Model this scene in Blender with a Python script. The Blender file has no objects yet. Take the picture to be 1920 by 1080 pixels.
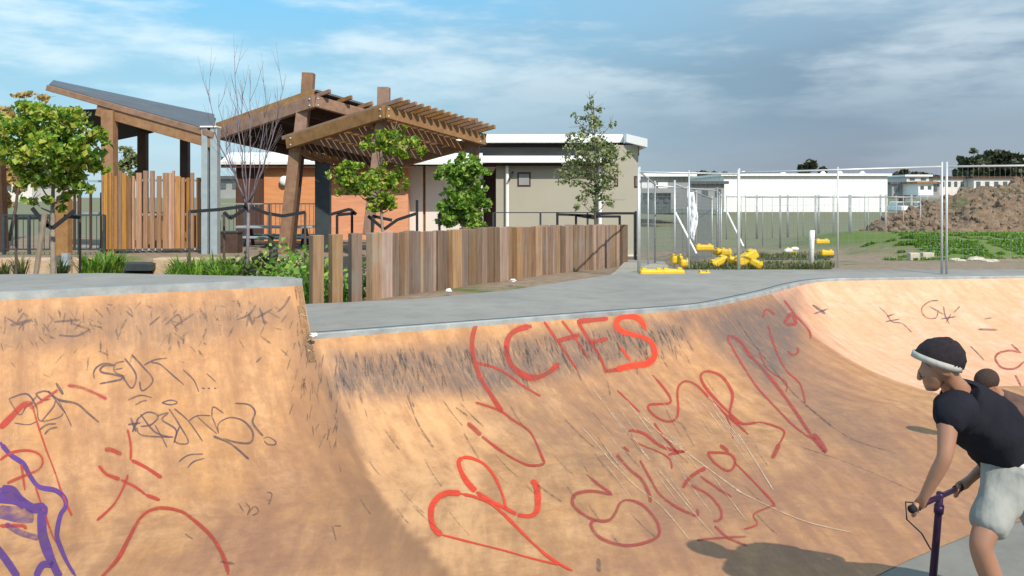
import bpy, bmesh, math, random
from mathutils import Vector, Matrix, noise
from mathutils.bvhtree import BVHTree
from mathutils.geometry import interpolate_bezier
R = math.radians
random.seed(7)
S = bpy.context.scene
# ------------------------------------------------------------ camera
F = 1600.0; HY = 368.0; CZ = 2.15
cam_d = bpy.data.cameras.new("camera"); cam = bpy.data.objects.new("camera", cam_d)
S.collection.objects.link(cam); S.camera = cam
cam.location = (0, 0, CZ); cam.rotation_euler = (R(90), 0, 0)
cam_d.sensor_width = 36; cam_d.lens = F / 1920 * 36; cam_d.shift_y = (HY - 540) / 1920
cam_d.clip_start = .05; cam_d.clip_end = 3000
def P(px, py, d): return Vector(((px - 960) / F * d, d, CZ - (py - HY) / F * d))
def G(px, d, z): return Vector(((px - 960) / F * d, d, z))
# ------------------------------------------------------------ sun and sky
SUN_AZ = Vector((.47, -.88, 0)).normalized(); SUN_EL = R(42.5)
sd = Vector((SUN_AZ.x * math.cos(SUN_EL), SUN_AZ.y * math.cos(SUN_EL), math.sin(SUN_EL)))
sl = bpy.data.lights.new("sun", 'SUN'); sl.energy = 3.9; sl.angle = R(.6); sl.color = (1, .93, .82)
so = bpy.data.objects.new("sun", sl); S.collection.objects.link(so)
so.rotation_euler = sd.to_track_quat('Z', 'Y').to_euler(); so.location = (20, -20, 30)
W = bpy.data.worlds.new("World"); S.world = W; W.use_nodes = True
S.view_settings.view_transform = 'Standard'; S.view_settings.look = 'None'
S.view_settings.exposure = .3; S.view_settings.gamma = 1
def world():
    nt = W.node_tree; N = nt.nodes; L = nt.links; N.clear()
    out = N.new('ShaderNodeOutputWorld'); bg = N.new('ShaderNodeBackground'); bg.inputs[1].default_value = .1
    sky = N.new('ShaderNodeTexSky'); sky.sky_type = 'NISHITA'; sky.sun_disc = False
    sky.sun_elevation = SUN_EL; sky.sun_rotation = math.atan2(SUN_AZ.x, SUN_AZ.y)
    tc = N.new('ShaderNodeTexCoord'); sep = N.new('ShaderNodeSeparateXYZ'); L.new(tc.outputs['Generated'], sep.inputs[0])
    def mr(src, a, b, c=0, d=1, smooth=True):
        m = N.new('ShaderNodeMapRange'); m.interpolation_type = 'SMOOTHSTEP' if smooth else 'LINEAR'
        L.new(src, m.inputs[0]); m.inputs[1].default_value = a; m.inputs[2].default_value = b
        m.inputs[3].default_value = c; m.inputs[4].default_value = d; return m.outputs[0]
    def mix(f, a, b):
        m = N.new('ShaderNodeMix'); m.data_type = 'RGBA'
        if isinstance(f, float): m.inputs[0].default_value = f
        else: L.new(f, m.inputs[0])
        for i, v in ((6, a), (7, b)):
            if isinstance(v, tuple): m.inputs[i].default_value = (*[c * 10 for c in v], 1)
            else: L.new(v, m.inputs[i])
        return m.outputs[2]
    def math_(op, a, b):
        m = N.new('ShaderNodeMath'); m.operation = op
        for i, v in ((0, a), (1, b)):
            if isinstance(v, (int, float)): m.inputs[i].default_value = v
            else: L.new(v, m.inputs[i])
        return m.outputs[0]
    def nz(sx, sy, sz, sc, det, off=0):
        mp = N.new('ShaderNodeMapping'); L.new(tc.outputs['Generated'], mp.inputs[0]); mp.inputs['Scale'].default_value = (sx, sy, sz)
        mp.inputs['Location'].default_value = (off, off * .7, off * .3)
        mp.inputs['Rotation'].default_value = (0, R(-10), 0)
        n = N.new('ShaderNodeTexNoise'); L.new(mp.outputs[0], n.inputs[0]); n.inputs['Scale'].default_value = sc; n.inputs['Detail'].default_value = det
        n.inputs['Roughness'].default_value = .55
        return n.outputs['Fac']
    x = sep.outputs[0]; z = sep.outputs[2]
    n1 = nz(1, 1, 3.6, 2.6, 7, 3.1); n2 = nz(1, 1, 5, 5.5, 7, 8.3)
    left = mr(math_('ADD', x, math_('MULTIPLY', math_('SUBTRACT', n1, .5), .5)), -.34, .36)   # 0 at the left, 1 at the right
    hor = mix(left, (.40, .58, .68), (.215, .262, .345))
    mid = mix(left, (.30, .56, .71), (.175, .265, .36))
    low = mix(mr(z, .015, .12), hor, mid)
    blue = mix(left, (.19, .54, .83), (.29, .45, .58))
    deck = mix(mr(z, .12, .24), low, blue)
    veil = mr(math_('ADD', n1, math_('MULTIPLY', math_('SUBTRACT', n2, .5), .5)), .42, .62)
    hz = mr(z, .07, .16)
    white = mix(left, (.66, .82, .89), (.50, .60, .67))
    c = mix(math_('MULTIPLY', math_('MULTIPLY', veil, .95), math_('ADD', .2, math_('MULTIPLY', hz, .8))), deck, white)
    c = mix(.12, c, sky.outputs[0])
    L.new(c, bg.inputs[0]); L.new(bg.outputs[0], out.inputs[0])
world()
# ------------------------------------------------------------ helpers
COL = S.collection
def tag(o, label=None, cat=None, group=None, kind=None):
    if label: o['label'] = label
    if cat: o['category'] = cat
    if group: o['group'] = group
    if kind: o['kind'] = kind
    return o
def empty(name, loc, label, cat, group=None):
    o = bpy.data.objects.new(name, None); COL.objects.link(o); o.location = loc
    o.empty_display_size = .2
    bpy.context.view_layer.update()
    return tag(o, label, cat, group)
class MB:
    def __init__(s): s.v = []; s.f = []; s.uv = None
    def add(s, vs, fs):
        n = len(s.v); s.v += [Vector(v) for v in vs]; s.f += [tuple(i + n for i in f) for f in fs]; return s
    def box(s, c, size, m=None):
        hx, hy, hz = (k / 2 for k in size); c = Vector(c)
        vs = [Vector((x, y, z)) for x in (-hx, hx) for y in (-hy, hy) for z in (-hz, hz)]
        if m is not None: vs = [m @ v for v in vs]
        return s.add([v + c for v in vs], [(0, 1, 3, 2), (4, 6, 7, 5), (0, 4, 5, 1), (2, 3, 7, 6), (0, 2, 6, 4), (1, 5, 7, 3)])
    def beam(s, a, b, w, h, up=(0, 0, 1)):
        a = Vector(a); b = Vector(b); d = (b - a); L_ = d.length; d.normalize()
        sx = d.cross(Vector(up)).normalized(); sz = sx.cross(d)
        m = Matrix((sx, d, sz)).transposed()
        return s.box((a + b) / 2, (w, L_, h), m)
    def tube(s, pts, rad, n=7, cap=True):
        pts = [Vector(p) for p in pts]
        if not isinstance(rad, (list, tuple)): rad = [rad] * len(pts)
        rings = []; ref = None
        for i, p in enumerate(pts):
            d = (pts[min(i + 1, len(pts) - 1)] - pts[max(i - 1, 0)]).normalized()
            if ref is None: ref = d.orthogonal().normalized()
            ref = (ref - d * ref.dot(d)).normalized(); q = d.cross(ref)
            rings.append([p + (ref * math.cos(2 * math.pi * k / n) + q * math.sin(2 * math.pi * k / n)) * rad[i] for k in range(n)])
        vs = [v for r in rings for v in r]; fs = []
        for i in range(len(pts) - 1):
            for k in range(n): fs.append((i * n + k, i * n + (k + 1) % n, (i + 1) * n + (k + 1) % n, (i + 1) * n + k))
        if cap: fs += [tuple(range(n))[::-1], tuple((len(pts) - 1) * n + k for k in range(n))]
        return s.add(vs, fs)
    def slab(s, c4, t, up=None):
        c4 = [Vector(c) for c in c4]; nrm = Vector(up) if up else (c4[1] - c4[0]).cross(c4[3] - c4[0]).normalized()
        if nrm.z < 0 and not up: nrm = -nrm
        lo = [c - nrm * t for c in c4]
        return s.add(c4 + lo, [(0, 1, 2, 3), (7, 6, 5, 4)] + [(i, i + 4, (i + 1) % 4 + 4, (i + 1) % 4) for i in range(4)])
    def ball(s, c, r, seg=12, ring=8, sc=(1, 1, 1), m=None):
        c = Vector(c); vs = [Vector((0, 0, 1))]
        for i in range(1, ring):
            a = math.pi * i / ring
            for k in range(seg): b = 2 * math.pi * k / seg; vs.append(Vector((math.sin(a) * math.cos(b), math.sin(a) * math.sin(b), math.cos(a))))
        vs.append(Vector((0, 0, -1)))
        out = []
        for v in vs:
            v = Vector((v.x * sc[0], v.y * sc[1], v.z * sc[2])) * r
            out.append((m @ v if m is not None else v) + c)
        fs = [(0, 1 + k, 1 + (k + 1) % seg) for k in range(seg)]
        for i in range(ring - 2):
            for k in range(seg): fs.append((1 + i * seg + k, 1 + (i + 1) * seg + k, 1 + (i + 1) * seg + (k + 1) % seg, 1 + i * seg + (k + 1) % seg))
        l = len(out) - 1; b = 1 + (ring - 2) * seg
        fs += [(l, b + (k + 1) % seg, b + k) for k in range(seg)]
        return s.add(out, fs)
    def build(s, name, mat, parent=None, smooth=False, bevel=0):
        me = bpy.data.meshes.new(name)
        off = Vector((0, 0, 0)); q_ = parent
        while q_: off += q_.location; q_ = q_.parent
        me.from_pydata([v - off for v in s.v], [], s.f); me.materials.append(mat)
        if s.uv:
            ul = me.uv_layers.new(name='UVMap')
            for lp in me.loops: ul.data[lp.index].uv = s.uv[lp.vertex_index]
        bm = bmesh.new(); bm.from_mesh(me); bmesh.ops.recalc_face_normals(bm, faces=bm.faces); bm.to_mesh(me); bm.free()
        if smooth:
            for p in me.polygons: p.use_smooth = True
        o = bpy.data.objects.new(name, me); COL.objects.link(o)
        if parent: o.parent = parent
        if bevel:
            b = o.modifiers.new('bevel', 'BEVEL'); b.width = bevel; b.segments = 2; b.limit_method = 'ANGLE'
        if not parent: o['_o'] = 1
        return o
def origin_to(o, loc):          # move a parentless mesh object's origin to its base
    loc = Vector(loc); o.data.transform(Matrix.Translation(-loc)); o.location = loc; return o
def solo(mb, name, mat, label, cat, group=None, kind=None, smooth=False, bevel=0):
    o = mb.build(name, mat, None, smooth, bevel)
    if '_o' in o: del o['_o']
    if kind != 'structure':
        xs = [v.co for v in o.data.vertices]; mn = min(v.z for v in xs)
        c = sum(xs, Vector()) / len(xs); origin_to(o, (c.x, c.y, mn))
    return tag(o, label, cat, group, kind)
def part(mb, name, mat, parent, smooth=False, bevel=0, label=None):
    o = mb.build(name, mat, parent, smooth, bevel)
    if label: o['label'] = label
    return o
# ------------------------------------------------------------ materials
def newmat(name):
    m = bpy.data.materials.new(name); m.use_nodes = True; nt = m.node_tree
    return m, nt, nt.nodes, nt.links, nt.nodes['Principled BSDF']
def nnoise(N, L, vec, scale, det=5, rough=.6, sc=(1, 1, 1)):
    mp = N.new('ShaderNodeMapping'); L.new(vec, mp.inputs[0]); mp.inputs['Scale'].default_value = sc
    n = N.new('ShaderNodeTexNoise'); L.new(mp.outputs[0], n.inputs[0]); n.inputs['Scale'].default_value = scale
    n.inputs['Detail'].default_value = det; n.inputs['Roughness'].default_value = rough; return n.outputs['Fac']
def nmap(N, L, src, a, b, c=0, d=1):
    m = N.new('ShaderNodeMapRange'); L.new(src, m.inputs[0])
    for i, v in enumerate((a, b, c, d)): m.inputs[i + 1].default_value = v
    return m.outputs[0]
def nmix(N, L, f, a, b, mode='MIX'):
    m = N.new('ShaderNodeMix'); m.data_type = 'RGBA'; m.blend_type = mode
    if isinstance(f, (int, float)): m.inputs[0].default_value = f
    else: L.new(f, m.inputs[0])
    for i, v in ((6, a), (7, b)):
        if isinstance(v, tuple): m.inputs[i].default_value = (*v, 1)
        else: L.new(v, m.inputs[i])
    return m.outputs[2]
def nmath(N, L, op, a, b=0.):
    m = N.new('ShaderNodeMath'); m.operation = op
    for i, v in ((0, a), (1, b)):
        if isinstance(v, (int, float)): m.inputs[i].default_value = v
        else: L.new(v, m.inputs[i])
    return m.outputs[0]
def bump(N, L, b, h, strength=.3, dist=.02):
    bn = N.new('ShaderNodeBump'); bn.inputs['Strength'].default_value = strength; bn.inputs['Distance'].default_value = dist
    L.new(h, bn.inputs['Height']); L.new(bn.outputs[0], b.inputs['Normal'])
def plain(name, c1, c2=None, scale=3, rough=.7, metal=0, bmp=.15, sc=(1, 1, 1), spec=.3, rnd=0, dist=.01):
    m, nt, N, L, b = newmat(name); c2 = c2 or tuple(k * .72 for k in c1)
    tc = N.new('ShaderNodeTexCoord').outputs['Object']
    n = nnoise(N, L, tc, scale, 7, .62, sc); col = nmix(N, L, nmap(N, L, n, .3, .7), c1, c2)
    if rnd:
        oi = N.new('ShaderNodeObjectInfo').outputs['Random']; hs = N.new('ShaderNodeHueSaturation')
        L.new(nmap(N, L, oi, 0, 1, 1 - rnd, 1 + rnd), hs.inputs['Value']); L.new(col, hs.inputs['Color']); col = hs.outputs[0]
    L.new(col, b.inputs['Base Color']); b.inputs['Roughness'].default_value = rough; b.inputs['Metallic'].default_value = metal
    b.inputs['Specular IOR Level'].default_value = spec
    if bmp: bump(N, L, b, nnoise(N, L, tc, scale * 9, 4, .6, sc), bmp, dist)
    return m
def wood(name, c1, c2, c3=None, grain=(14, 14, .8), rnd=.25, rough=.75):
    m, nt, N, L, b = newmat(name); tc = N.new('ShaderNodeTexCoord').outputs['Object']
    g = nnoise(N, L, tc, 2.2, 8, .65, grain); col = nmix(N, L, nmap(N, L, g, .32, .68), c1, c2)
    if c3: col = nmix(N, L, nmap(N, L, nnoise(N, L, tc, 1.6, 4), .5, .75), col, c3)
    oi = N.new('ShaderNodeObjectInfo').outputs['Random']; hs = N.new('ShaderNodeHueSaturation')
    L.new(nmap(N, L, oi, 0, 1, 1 - rnd, 1 + rnd), hs.inputs['Value']); L.new(col, hs.inputs['Color'])
    rr = nmath(N, L, 'FRACT', nmath(N, L, 'MULTIPLY', oi, 7.31))
    L.new(nmap(N, L, rr, 0, 1, .492, .512), hs.inputs['Hue']); L.new(nmap(N, L, rr, 0, 1, .65, 1.1), hs.inputs['Saturation'])
    L.new(hs.outputs[0], b.inputs['Base Color']); b.inputs['Roughness'].default_value = rough
    bump(N, L, b, g, .5, .008); return m
M = {}
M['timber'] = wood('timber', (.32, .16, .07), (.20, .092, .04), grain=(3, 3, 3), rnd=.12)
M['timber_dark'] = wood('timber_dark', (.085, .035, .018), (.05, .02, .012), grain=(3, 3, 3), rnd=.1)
M['slat'] = wood('slat', (.40, .185, .06), (.24, .10, .03), grain=(14, 14, .8), rnd=.42)
M['sleeper'] = wood('sleeper', (.34, .20, .118), (.17, .098, .06), (.26, .215, .17), rnd=.45, grain=(9, 9, .6))
M['roofsheet'] = plain('roofsheet', (.11, .11, .12), scale=2, rough=.5)
M['steel'] = plain('galvanised_steel', (.42, .48, .50), (.34, .39, .42), scale=6, rough=.5, metal=.35)
M['steel_dark'] = plain('dark_steel', (.06, .075, .085), scale=6, rough=.5, metal=.3)
M['white'] = plain('white_paint', (.88, .88, .86), (.80, .80, .79), scale=.8, rough=.6)
M['offwhite'] = plain('offwhite_panel', (.74, .68, .63), (.68, .62, .58), scale=.8, rough=.6)
M['render'] = plain('grey_render', (.40, .375, .305), (.355, .33, .27), scale=.7, rough=.85)
M['greyband'] = plain('grey_band', (.34, .34, .34), scale=.8, rough=.6)
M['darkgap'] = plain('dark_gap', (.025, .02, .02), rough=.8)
M['orange'] = wood('orange_board', (.70, .23, .02), (.55, .16, .015), grain=(1, 1, 6), rnd=0)
M['brownwall'] = wood('brown_board', (.10, .035, .02), (.06, .02, .012), grain=(6, 6, .6), rnd=0)
M['glass'] = plain('dark_glass', (.10, .12, .13), rough=.15, spec=.8, bmp=0)
M['bark'] = plain('bark', (.16, .12, .09), (.09, .065, .05), scale=12, rough=.9, bmp=.6, dist=.01)
M['bark_pale'] = plain('pale_bark', (.36, .30, .24), (.22, .17, .14), scale=12, rough=.9, bmp=.5)
M['bark_grey'] = plain('grey_bark', (.24, .20, .22), (.16, .13, .15), scale=12, rough=.9, bmp=.4)
M['stake'] = plain('stake_wood', (.12, .09, .075), (.07, .055, .05), scale=8, rough=.85)
M['stake_pale'] = plain('pale_stake_wood', (.30, .24, .19), (.22, .17, .13), scale=8, rough=.85)
M['strap'] = plain('strap', (.025, .025, .03), rough=.7)
M['yellow'] = plain('yellow_plastic', (.80, .52, .02), (.66, .42, .03), scale=5, rough=.5)
M['galv'] = plain('galvanised_wire', (.62, .64, .65), (.5, .52, .53), scale=5, rough=.45, metal=.4, bmp=0)
M['galv_mesh'] = plain('galvanised_mesh', (.42, .43, .43), (.34, .35, .35), scale=5, rough=.5, metal=.3, bmp=0)
M['stone'] = plain('sandstone', (.56, .41, .28), (.42, .29, .19), scale=5, rough=.9, bmp=.5, dist=.03)
M['paper'] = plain('paper', (.8, .79, .75), rough=.8)
M['rubble'] = plain('rubble', (.38, .265, .175), (.19, .125, .08), scale=6, rough=.95, bmp=.4, rnd=.3)
M['paleblock'] = plain('pale_block', (.60, .52, .42), scale=6, rough=.9)
M['plasticwhite'] = plain('plastic_sheet', (.88, .9, .95), (.82, .85, .92), scale=4, rough=.4)
def leafmat(name, cols, trans=.35):
    m, nt, N, L, b = newmat(name)
    g = N.new('ShaderNodeNewGeometry').outputs['Random Per Island']
    cr = N.new('ShaderNodeValToRGB'); L.new(g, cr.inputs[0]); e = cr.color_ramp.elements
    while len(e) < len(cols): e.new(.5)
    for i, c in enumerate(cols): e[i].position = i / (len(cols) - 1); e[i].color = (*c, 1)
    L.new(cr.outputs[0], b.inputs['Base Color']); b.inputs['Roughness'].default_value = .5
    t = N.new('ShaderNodeBsdfTranslucent'); L.new(nmix(N, L, .5, cr.outputs[0], (.3, .4, .03)), t.inputs[0])
    mx = N.new('ShaderNodeMixShader'); mx.inputs[0].default_value = trans
    L.new(b.outputs[0], mx.inputs[1]); L.new(t.outputs[0], mx.inputs[2]); L.new(mx.outputs[0], nt.nodes['Material Output'].inputs[0])
    return m
M['leaf_maple'] = leafmat('leaf_maple', [(.04, .11, .012), (.13, .27, .02), (.24, .38, .03), (.40, .46, .06), (.40, .38, .06)])
M['leaf_green'] = leafmat('leaf_green', [(.05, .13, .02), (.12, .27, .03), (.22, .38, .045), (.38, .50, .10)])
M['leaf_grey'] = leafmat('leaf_grey', [(.07, .09, .04), (.17, .21, .08), (.28, .32, .14), (.42, .43, .26)], .3)
M['leaf_dark'] = leafmat('leaf_dark', [(.018, .025, .012), (.04, .05, .025), (.07, .075, .04)], .1)
M['leaf_yellow'] = leafmat('leaf_yellow', [(.45, .28, .08), (.55, .38, .15), (.40, .30, .12)], .3)
M['grass'] = leafmat('grass_blades', [(.05, .13, .015), (.10, .24, .025), (.19, .36, .04), (.30, .45, .07)])
M['grass_dry'] = leafmat('dry_grass', [(.06, .08, .03), (.12, .13, .05), (.20, .19, .09)])
# ------------------------------------------------------------ ground
def lerp_t(tab, x):
    if x <= tab[0][0]: return tab[0][1]
    for (a, va), (b, vb) in zip(tab, tab[1:]):
        if x <= b: return va + (vb - va) * (x - a) / (b - a)
    return tab[-1][1]
def sst(a, b, x):
    t = min(1, max(0, (x - a) / (b - a))); return t * t * (3 - 2 * t)
TR = [(10, .82), (15.3, .74), (18.7, .62), (22, .50), (26, .36), (40, .2), (100, .2)]
TL = [(8, .5), (13, .6), (16.95, .62), (17.1, .9), (27, .9), (40, .2), (100, .2)]
def fence_x(y): return -2.43 + (y - 10.3) * .58      # line of the sleeper fence
def gz(x, y):
    zr = lerp_t(TR, y); zl = lerp_t(TL, y)
    if y < 17: k = sst(-.25, .05, x - fence_x(y))
    else: k = sst(-2.2, -.6, x)
    return zl + (zr - zl) * k + .60 * sst(9.5, 12.5, x) * sst(21, 26, y) * (1 - sst(30, 40, y))
LIPS = [(-9, 4.55), (-2.02, 8.2)]
def deck_back(x):
    return lerp_t([(-14, 8.3), (-2.3, 8.6), (-2.2, 10.2), (-1.2, 10.7), (0, 11.75), (2.13, 14.8), (4, 15.1), (20, 15.3)], x)
def ground():
    xs = [-600, -300, -150, -80, -50, -35]; x = -25
    while x < 25: xs.append(x); x += .3
    xs += [28, 35, 50, 80, 150, 300, 600]
    ys = [-40, -20, -8, 0]; y = 4
    while y < 30: ys.append(y); y += .25
    while y < 60: ys.append(y); y += 1
    ys += [70, 90, 120, 170, 260, 400, 700, 1200]
    mb = MB()
    for y in ys:
        for x in xs:
            z = gz(x, y) + (.02 * noise.noise(Vector((x * 1.3, y * 1.3, 0))) if 8 < y < 60 else 0)
            if y < deck_back(x) - .25: z = -.6
            mb.v.append(Vector((x, y, z)))
    n = len(xs)
    for j in range(len(ys) - 1):
        for i in range(n - 1): mb.f.append((j * n + i, j * n + i + 1, (j + 1) * n + i + 1, (j + 1) * n + i))
    m, nt, N, L, b = newmat('soil_and_grass')
    geo = N.new('ShaderNodeNewGeometry').outputs['Position']; sp = N.new('ShaderNodeSeparateXYZ'); L.new(geo, sp.inputs[0])
    n1 = nnoise(N, L, geo, .5, 8, .65); n2 = nnoise(N, L, geo, 5, 8, .7)
    soil = nmix(N, L, nmap(N, L, n2, .3, .7), (.19, .14, .105), (.34, .26, .19))
    grass = nmix(N, L, nmap(N, L, n2, .3, .7), (.07, .12, .03), (.13, .17, .06))
    far = nmix(N, L, nmap(N, L, n2, .3, .7), (.16, .17, .10), (.21, .205, .14))
    wob = nmath(N, L, 'ADD', sp.outputs[1], nmath(N, L, 'MULTIPLY', nmath(N, L, 'SUBTRACT', n1, .5), 10.))
    c = nmix(N, L, nmap(N, L, nmath(N, L, 'ADD', n1, nmath(N, L, 'MULTIPLY', n2, .3)), .70, .80), soil, grass)
    c = nmix(N, L, nmap(N, L, wob, 26, 31), c, far)
    bank = nmath(N, L, 'MULTIPLY', nmap(N, L, nmath(N, L, 'ADD', sp.outputs[0], nmath(N, L, 'MULTIPLY', n1, 2.)), 10.9, 12.6), nmath(N, L, 'MULTIPLY', nmap(N, L, nmath(N, L, 'ADD', sp.outputs[1], n1), 22.2, 22.9), nmap(N, L, sp.outputs[1], 34, 30)))
    c = nmix(N, L, bank, c, nmix(N, L, nmap(N, L, n2, .35, .65), (.10, .17, .035), (.17, .20, .07)))
    L.new(c, b.inputs['Base Color']); b.inputs['Roughness'].default_value = 1; b.inputs['Specular IOR Level'].default_value = .1
    bump(N, L, b, n2, .6, .05)
    o = mb.build('ground', m, smooth=True); del o['_o']; tag(o, kind='structure')
ground()
# ------------------------------------------------------------ skate bowl surfaces
def catmull(pts, n):
    out = []
    for i in range(len(pts) - 1):
        p0 = pts[max(i - 1, 0)]; p1 = pts[i]; p2 = pts[i + 1]; p3 = pts[min(i + 2, len(pts) - 1)]
        for k in range(n):
            t = k / n
            out.append(.5 * ((2 * p1) + (p2 - p0) * t + (2 * p0 - 5 * p1 + 4 * p2 - p3) * t * t + (3 * p1 - p0 - 3 * p2 + p3) * t ** 3))
    out.append(pts[-1].copy()); return out
def proj(v): return (960 + v.x / v.y * F, HY + (CZ - v.z) / v.y * F) if v.y > .2 else (-999, -999)
def concrete(name, c1, c2):
    m, nt, N, L, b = newmat(name); geo = N.new('ShaderNodeNewGeometry').outputs['Position']
    n1 = nnoise(N, L, geo, .9, 9, .65); n2 = nnoise(N, L, geo, 30, 4, .7); n3 = nnoise(N, L, geo, 3.2, 6, .7)
    c = nmix(N, L, nmap(N, L, n1, .35, .65), c1, c2)
    c = nmix(N, L, nmap(N, L, n3, .48, .72, 0, .5), c, tuple(k * .62 for k in c2))
    c = nmix(N, L, nmap(N, L, n2, .3, .7, 0, .25), c, tuple(k * .7 for k in c1))
    L.new(c, b.inputs['Base Color']); b.inputs['Roughness'].default_value = .8; b.inputs['Specular IOR Level'].default_value = .25
    bump(N, L, b, n2, .25, .004); return m
M['concrete'] = concrete('deck_concrete', (.31, .295, .27), (.25, .238, .22))
M['concrete_pale'] = concrete('pale_concrete', (.42, .39, .32), (.36, .33, .27))
M['floor'] = concrete('floor_concrete', (.25, .235, .21), (.20, .185, .165))
def rampmat(name, warm, pale, brown, bandmask=None, floorline=False):
    m, nt, N, L, b = newmat(name)
    geo = N.new('ShaderNodeNewGeometry').outputs['Position']
    uv = N.new('ShaderNodeUVMap').outputs[0]
    dirt = N.new('ShaderNodeAttribute'); dirt.attribute_name = 'dirt'; D = dirt.outputs['Fac']  # brown mask: dirt patches plus painted shade along the ramp seam
    sc_ = N.new('ShaderNodeAttribute'); sc_.attribute_name = 'scuff'; SC = sc_.outputs['Fac']
    n1 = nnoise(N, L, geo, 1.1, 9, .62); n2 = nnoise(N, L, geo, 4.5, 8, .7); n3 = nnoise(N, L, uv, 9, 6, .7, (3.2, .55, 1)); n4 = nnoise(N, L, geo, 38, 3, .7)
    n5 = nnoise(N, L, uv, 2.5, 7, .65, (2.2, .5, 1))
    n6 = nnoise(N, L, geo, 13, 8, .75); n7 = nnoise(N, L, uv, 5, 8, .8, (4.5, .35, 1)); n8 = nnoise(N, L, geo, 2.1, 9, .72)
    c = nmix(N, L, nmap(N, L, n8, .38, .62), warm, pale)
    c = nmix(N, L, nmap(N, L, n5, .42, .66, 0, .8), c, brown)
    c = nmix(N, L, nmap(N, L, n2, .46, .68, 0, .65), c, tuple(k * .92 for k in brown))
    c = nmix(N, L, nmap(N, L, n6, .40, .70, 0, .38), c, tuple(k * .8 for k in brown))
    c = nmix(N, L, nmap(N, L, n7, .56, .70, 0, .35), c, tuple(min(1, k * 1.18) for k in pale))
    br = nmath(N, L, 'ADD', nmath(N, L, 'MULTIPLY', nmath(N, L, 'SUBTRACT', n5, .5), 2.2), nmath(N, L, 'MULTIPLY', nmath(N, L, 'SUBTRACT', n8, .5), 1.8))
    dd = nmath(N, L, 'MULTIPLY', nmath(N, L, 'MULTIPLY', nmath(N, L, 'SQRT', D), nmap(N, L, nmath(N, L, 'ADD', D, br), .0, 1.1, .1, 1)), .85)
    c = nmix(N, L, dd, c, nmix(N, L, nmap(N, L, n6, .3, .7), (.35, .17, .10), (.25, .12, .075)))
    a1 = N.new('ShaderNodeAttribute'); a1.attribute_name = 'seam_light'; a2 = N.new('ShaderNodeAttribute'); a2.attribute_name = 'seam_shade'  # painted light and shade on either side of the ramp seam
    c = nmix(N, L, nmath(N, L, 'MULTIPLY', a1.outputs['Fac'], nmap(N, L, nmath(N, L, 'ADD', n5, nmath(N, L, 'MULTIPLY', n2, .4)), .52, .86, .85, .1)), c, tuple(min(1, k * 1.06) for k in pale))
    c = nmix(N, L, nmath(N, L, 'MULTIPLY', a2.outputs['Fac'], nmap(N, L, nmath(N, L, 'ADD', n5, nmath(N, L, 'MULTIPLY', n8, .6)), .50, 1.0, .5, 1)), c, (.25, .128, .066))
    sb = nmath(N, L, 'ADD', n3, nmath(N, L, 'MULTIPLY', n2, .35))
    s_ = nmath(N, L, 'MULTIPLY', SC, nmap(N, L, sb, .42, .72, .2, 1))
    c = nmix(N, L, s_, c, (.13, .10, .09))
    c = nmix(N, L, nmap(N, L, n4, .35, .7, 0, .2), c, brown)
    L.new(c, b.inputs['Base Color']); b.inputs['Roughness'].default_value = .62; b.inputs['Specular IOR Level'].default_value = .3
    bump(N, L, b, nmath(N, L, 'ADD', n4, nmath(N, L, 'MULTIPLY', n2, 2)), .16, .006); return m
M['ramp'] = rampmat('worn_orange_paint', (.55, .275, .11), (.65, .36, .175), (.34, .17, .082))
M['ramp_peach'] = rampmat('peach_paint', (.78, .42, .25), (.82, .50, .345), (.66, .34, .19))  # brighter, pinker paint colour for the right wall
nv = Vector((.464, -.886, 0)); dv = Vector((.886, .464, 0))
RAD = 2.6
def circ_run(h): return math.sqrt(RAD ** 2 - (RAD - h) ** 2)
nv.normalize(); dv.normalize(); LIPL = Vector((-2.02, 8.2, 1.33))
LIP0 = Vector((LIPL.x, LIPL.y, 0)) + nv * (circ_run(1.33) - circ_run(.85)) + Vector((0, 0, .85))
BASEL = Vector((LIP0.x, LIP0.y, 0)) + nv * circ_run(.85)
stations = []   # (lip, base, k)
def st(lx, ly, bx, by, k, h=.85): return (Vector((lx, ly, h)), Vector((bx, by, 0)), k)
L2 = LIP0 + dv * 3.2; B2 = L2 + nv * circ_run(.85); kk = circ_run(.85) / RAD
mid = [st(LIP0.x, LIP0.y, BASEL.x, BASEL.y, kk), st(L2.x, L2.y, B2.x, B2.y, kk),
       st(2.02, 9.93, 3.0, 8.3, kk), st(2.55, 10.38, 3.75, 8.75, kk), st(3.5, 11.55, 4.65, 9.3, kk)]
rgt = [st(3.5, 11.55, 4.65, 9.3, kk), st(4.25, 12.6, 5.1, 9.55, kk), st(4.85, 13.15, 5.5, 9.65, kk), st(5.7, 13.32, 6.0, 9.7, kk), st(8.2, 13.65, 8.3, 9.9, kk), st(13, 14.1, 13, 10.2, kk)]
def soft(pt, poly, w):
    # signed soft inside test for a pixel polygon
    x, y = pt; inside = False; dm = 1e9; n = len(poly)
    for i in range(n):
        x1, y1 = poly[i]; x2, y2 = poly[(i + 1) % n]
        if (y1 > y) != (y2 > y) and x < (x2 - x1) * (y - y1) / (y2 - y1) + x1: inside = not inside
        dx, dy = x2 - x1, y2 - y1; t = max(0, min(1, ((x - x1) * dx + (y - y1) * dy) / (dx * dx + dy * dy + 1e-9)))
        dm = min(dm, math.hypot(x - x1 - t * dx, y - y1 - t * dy))
    s = dm if inside else -dm
    return sst(-w, w, s)
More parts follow.
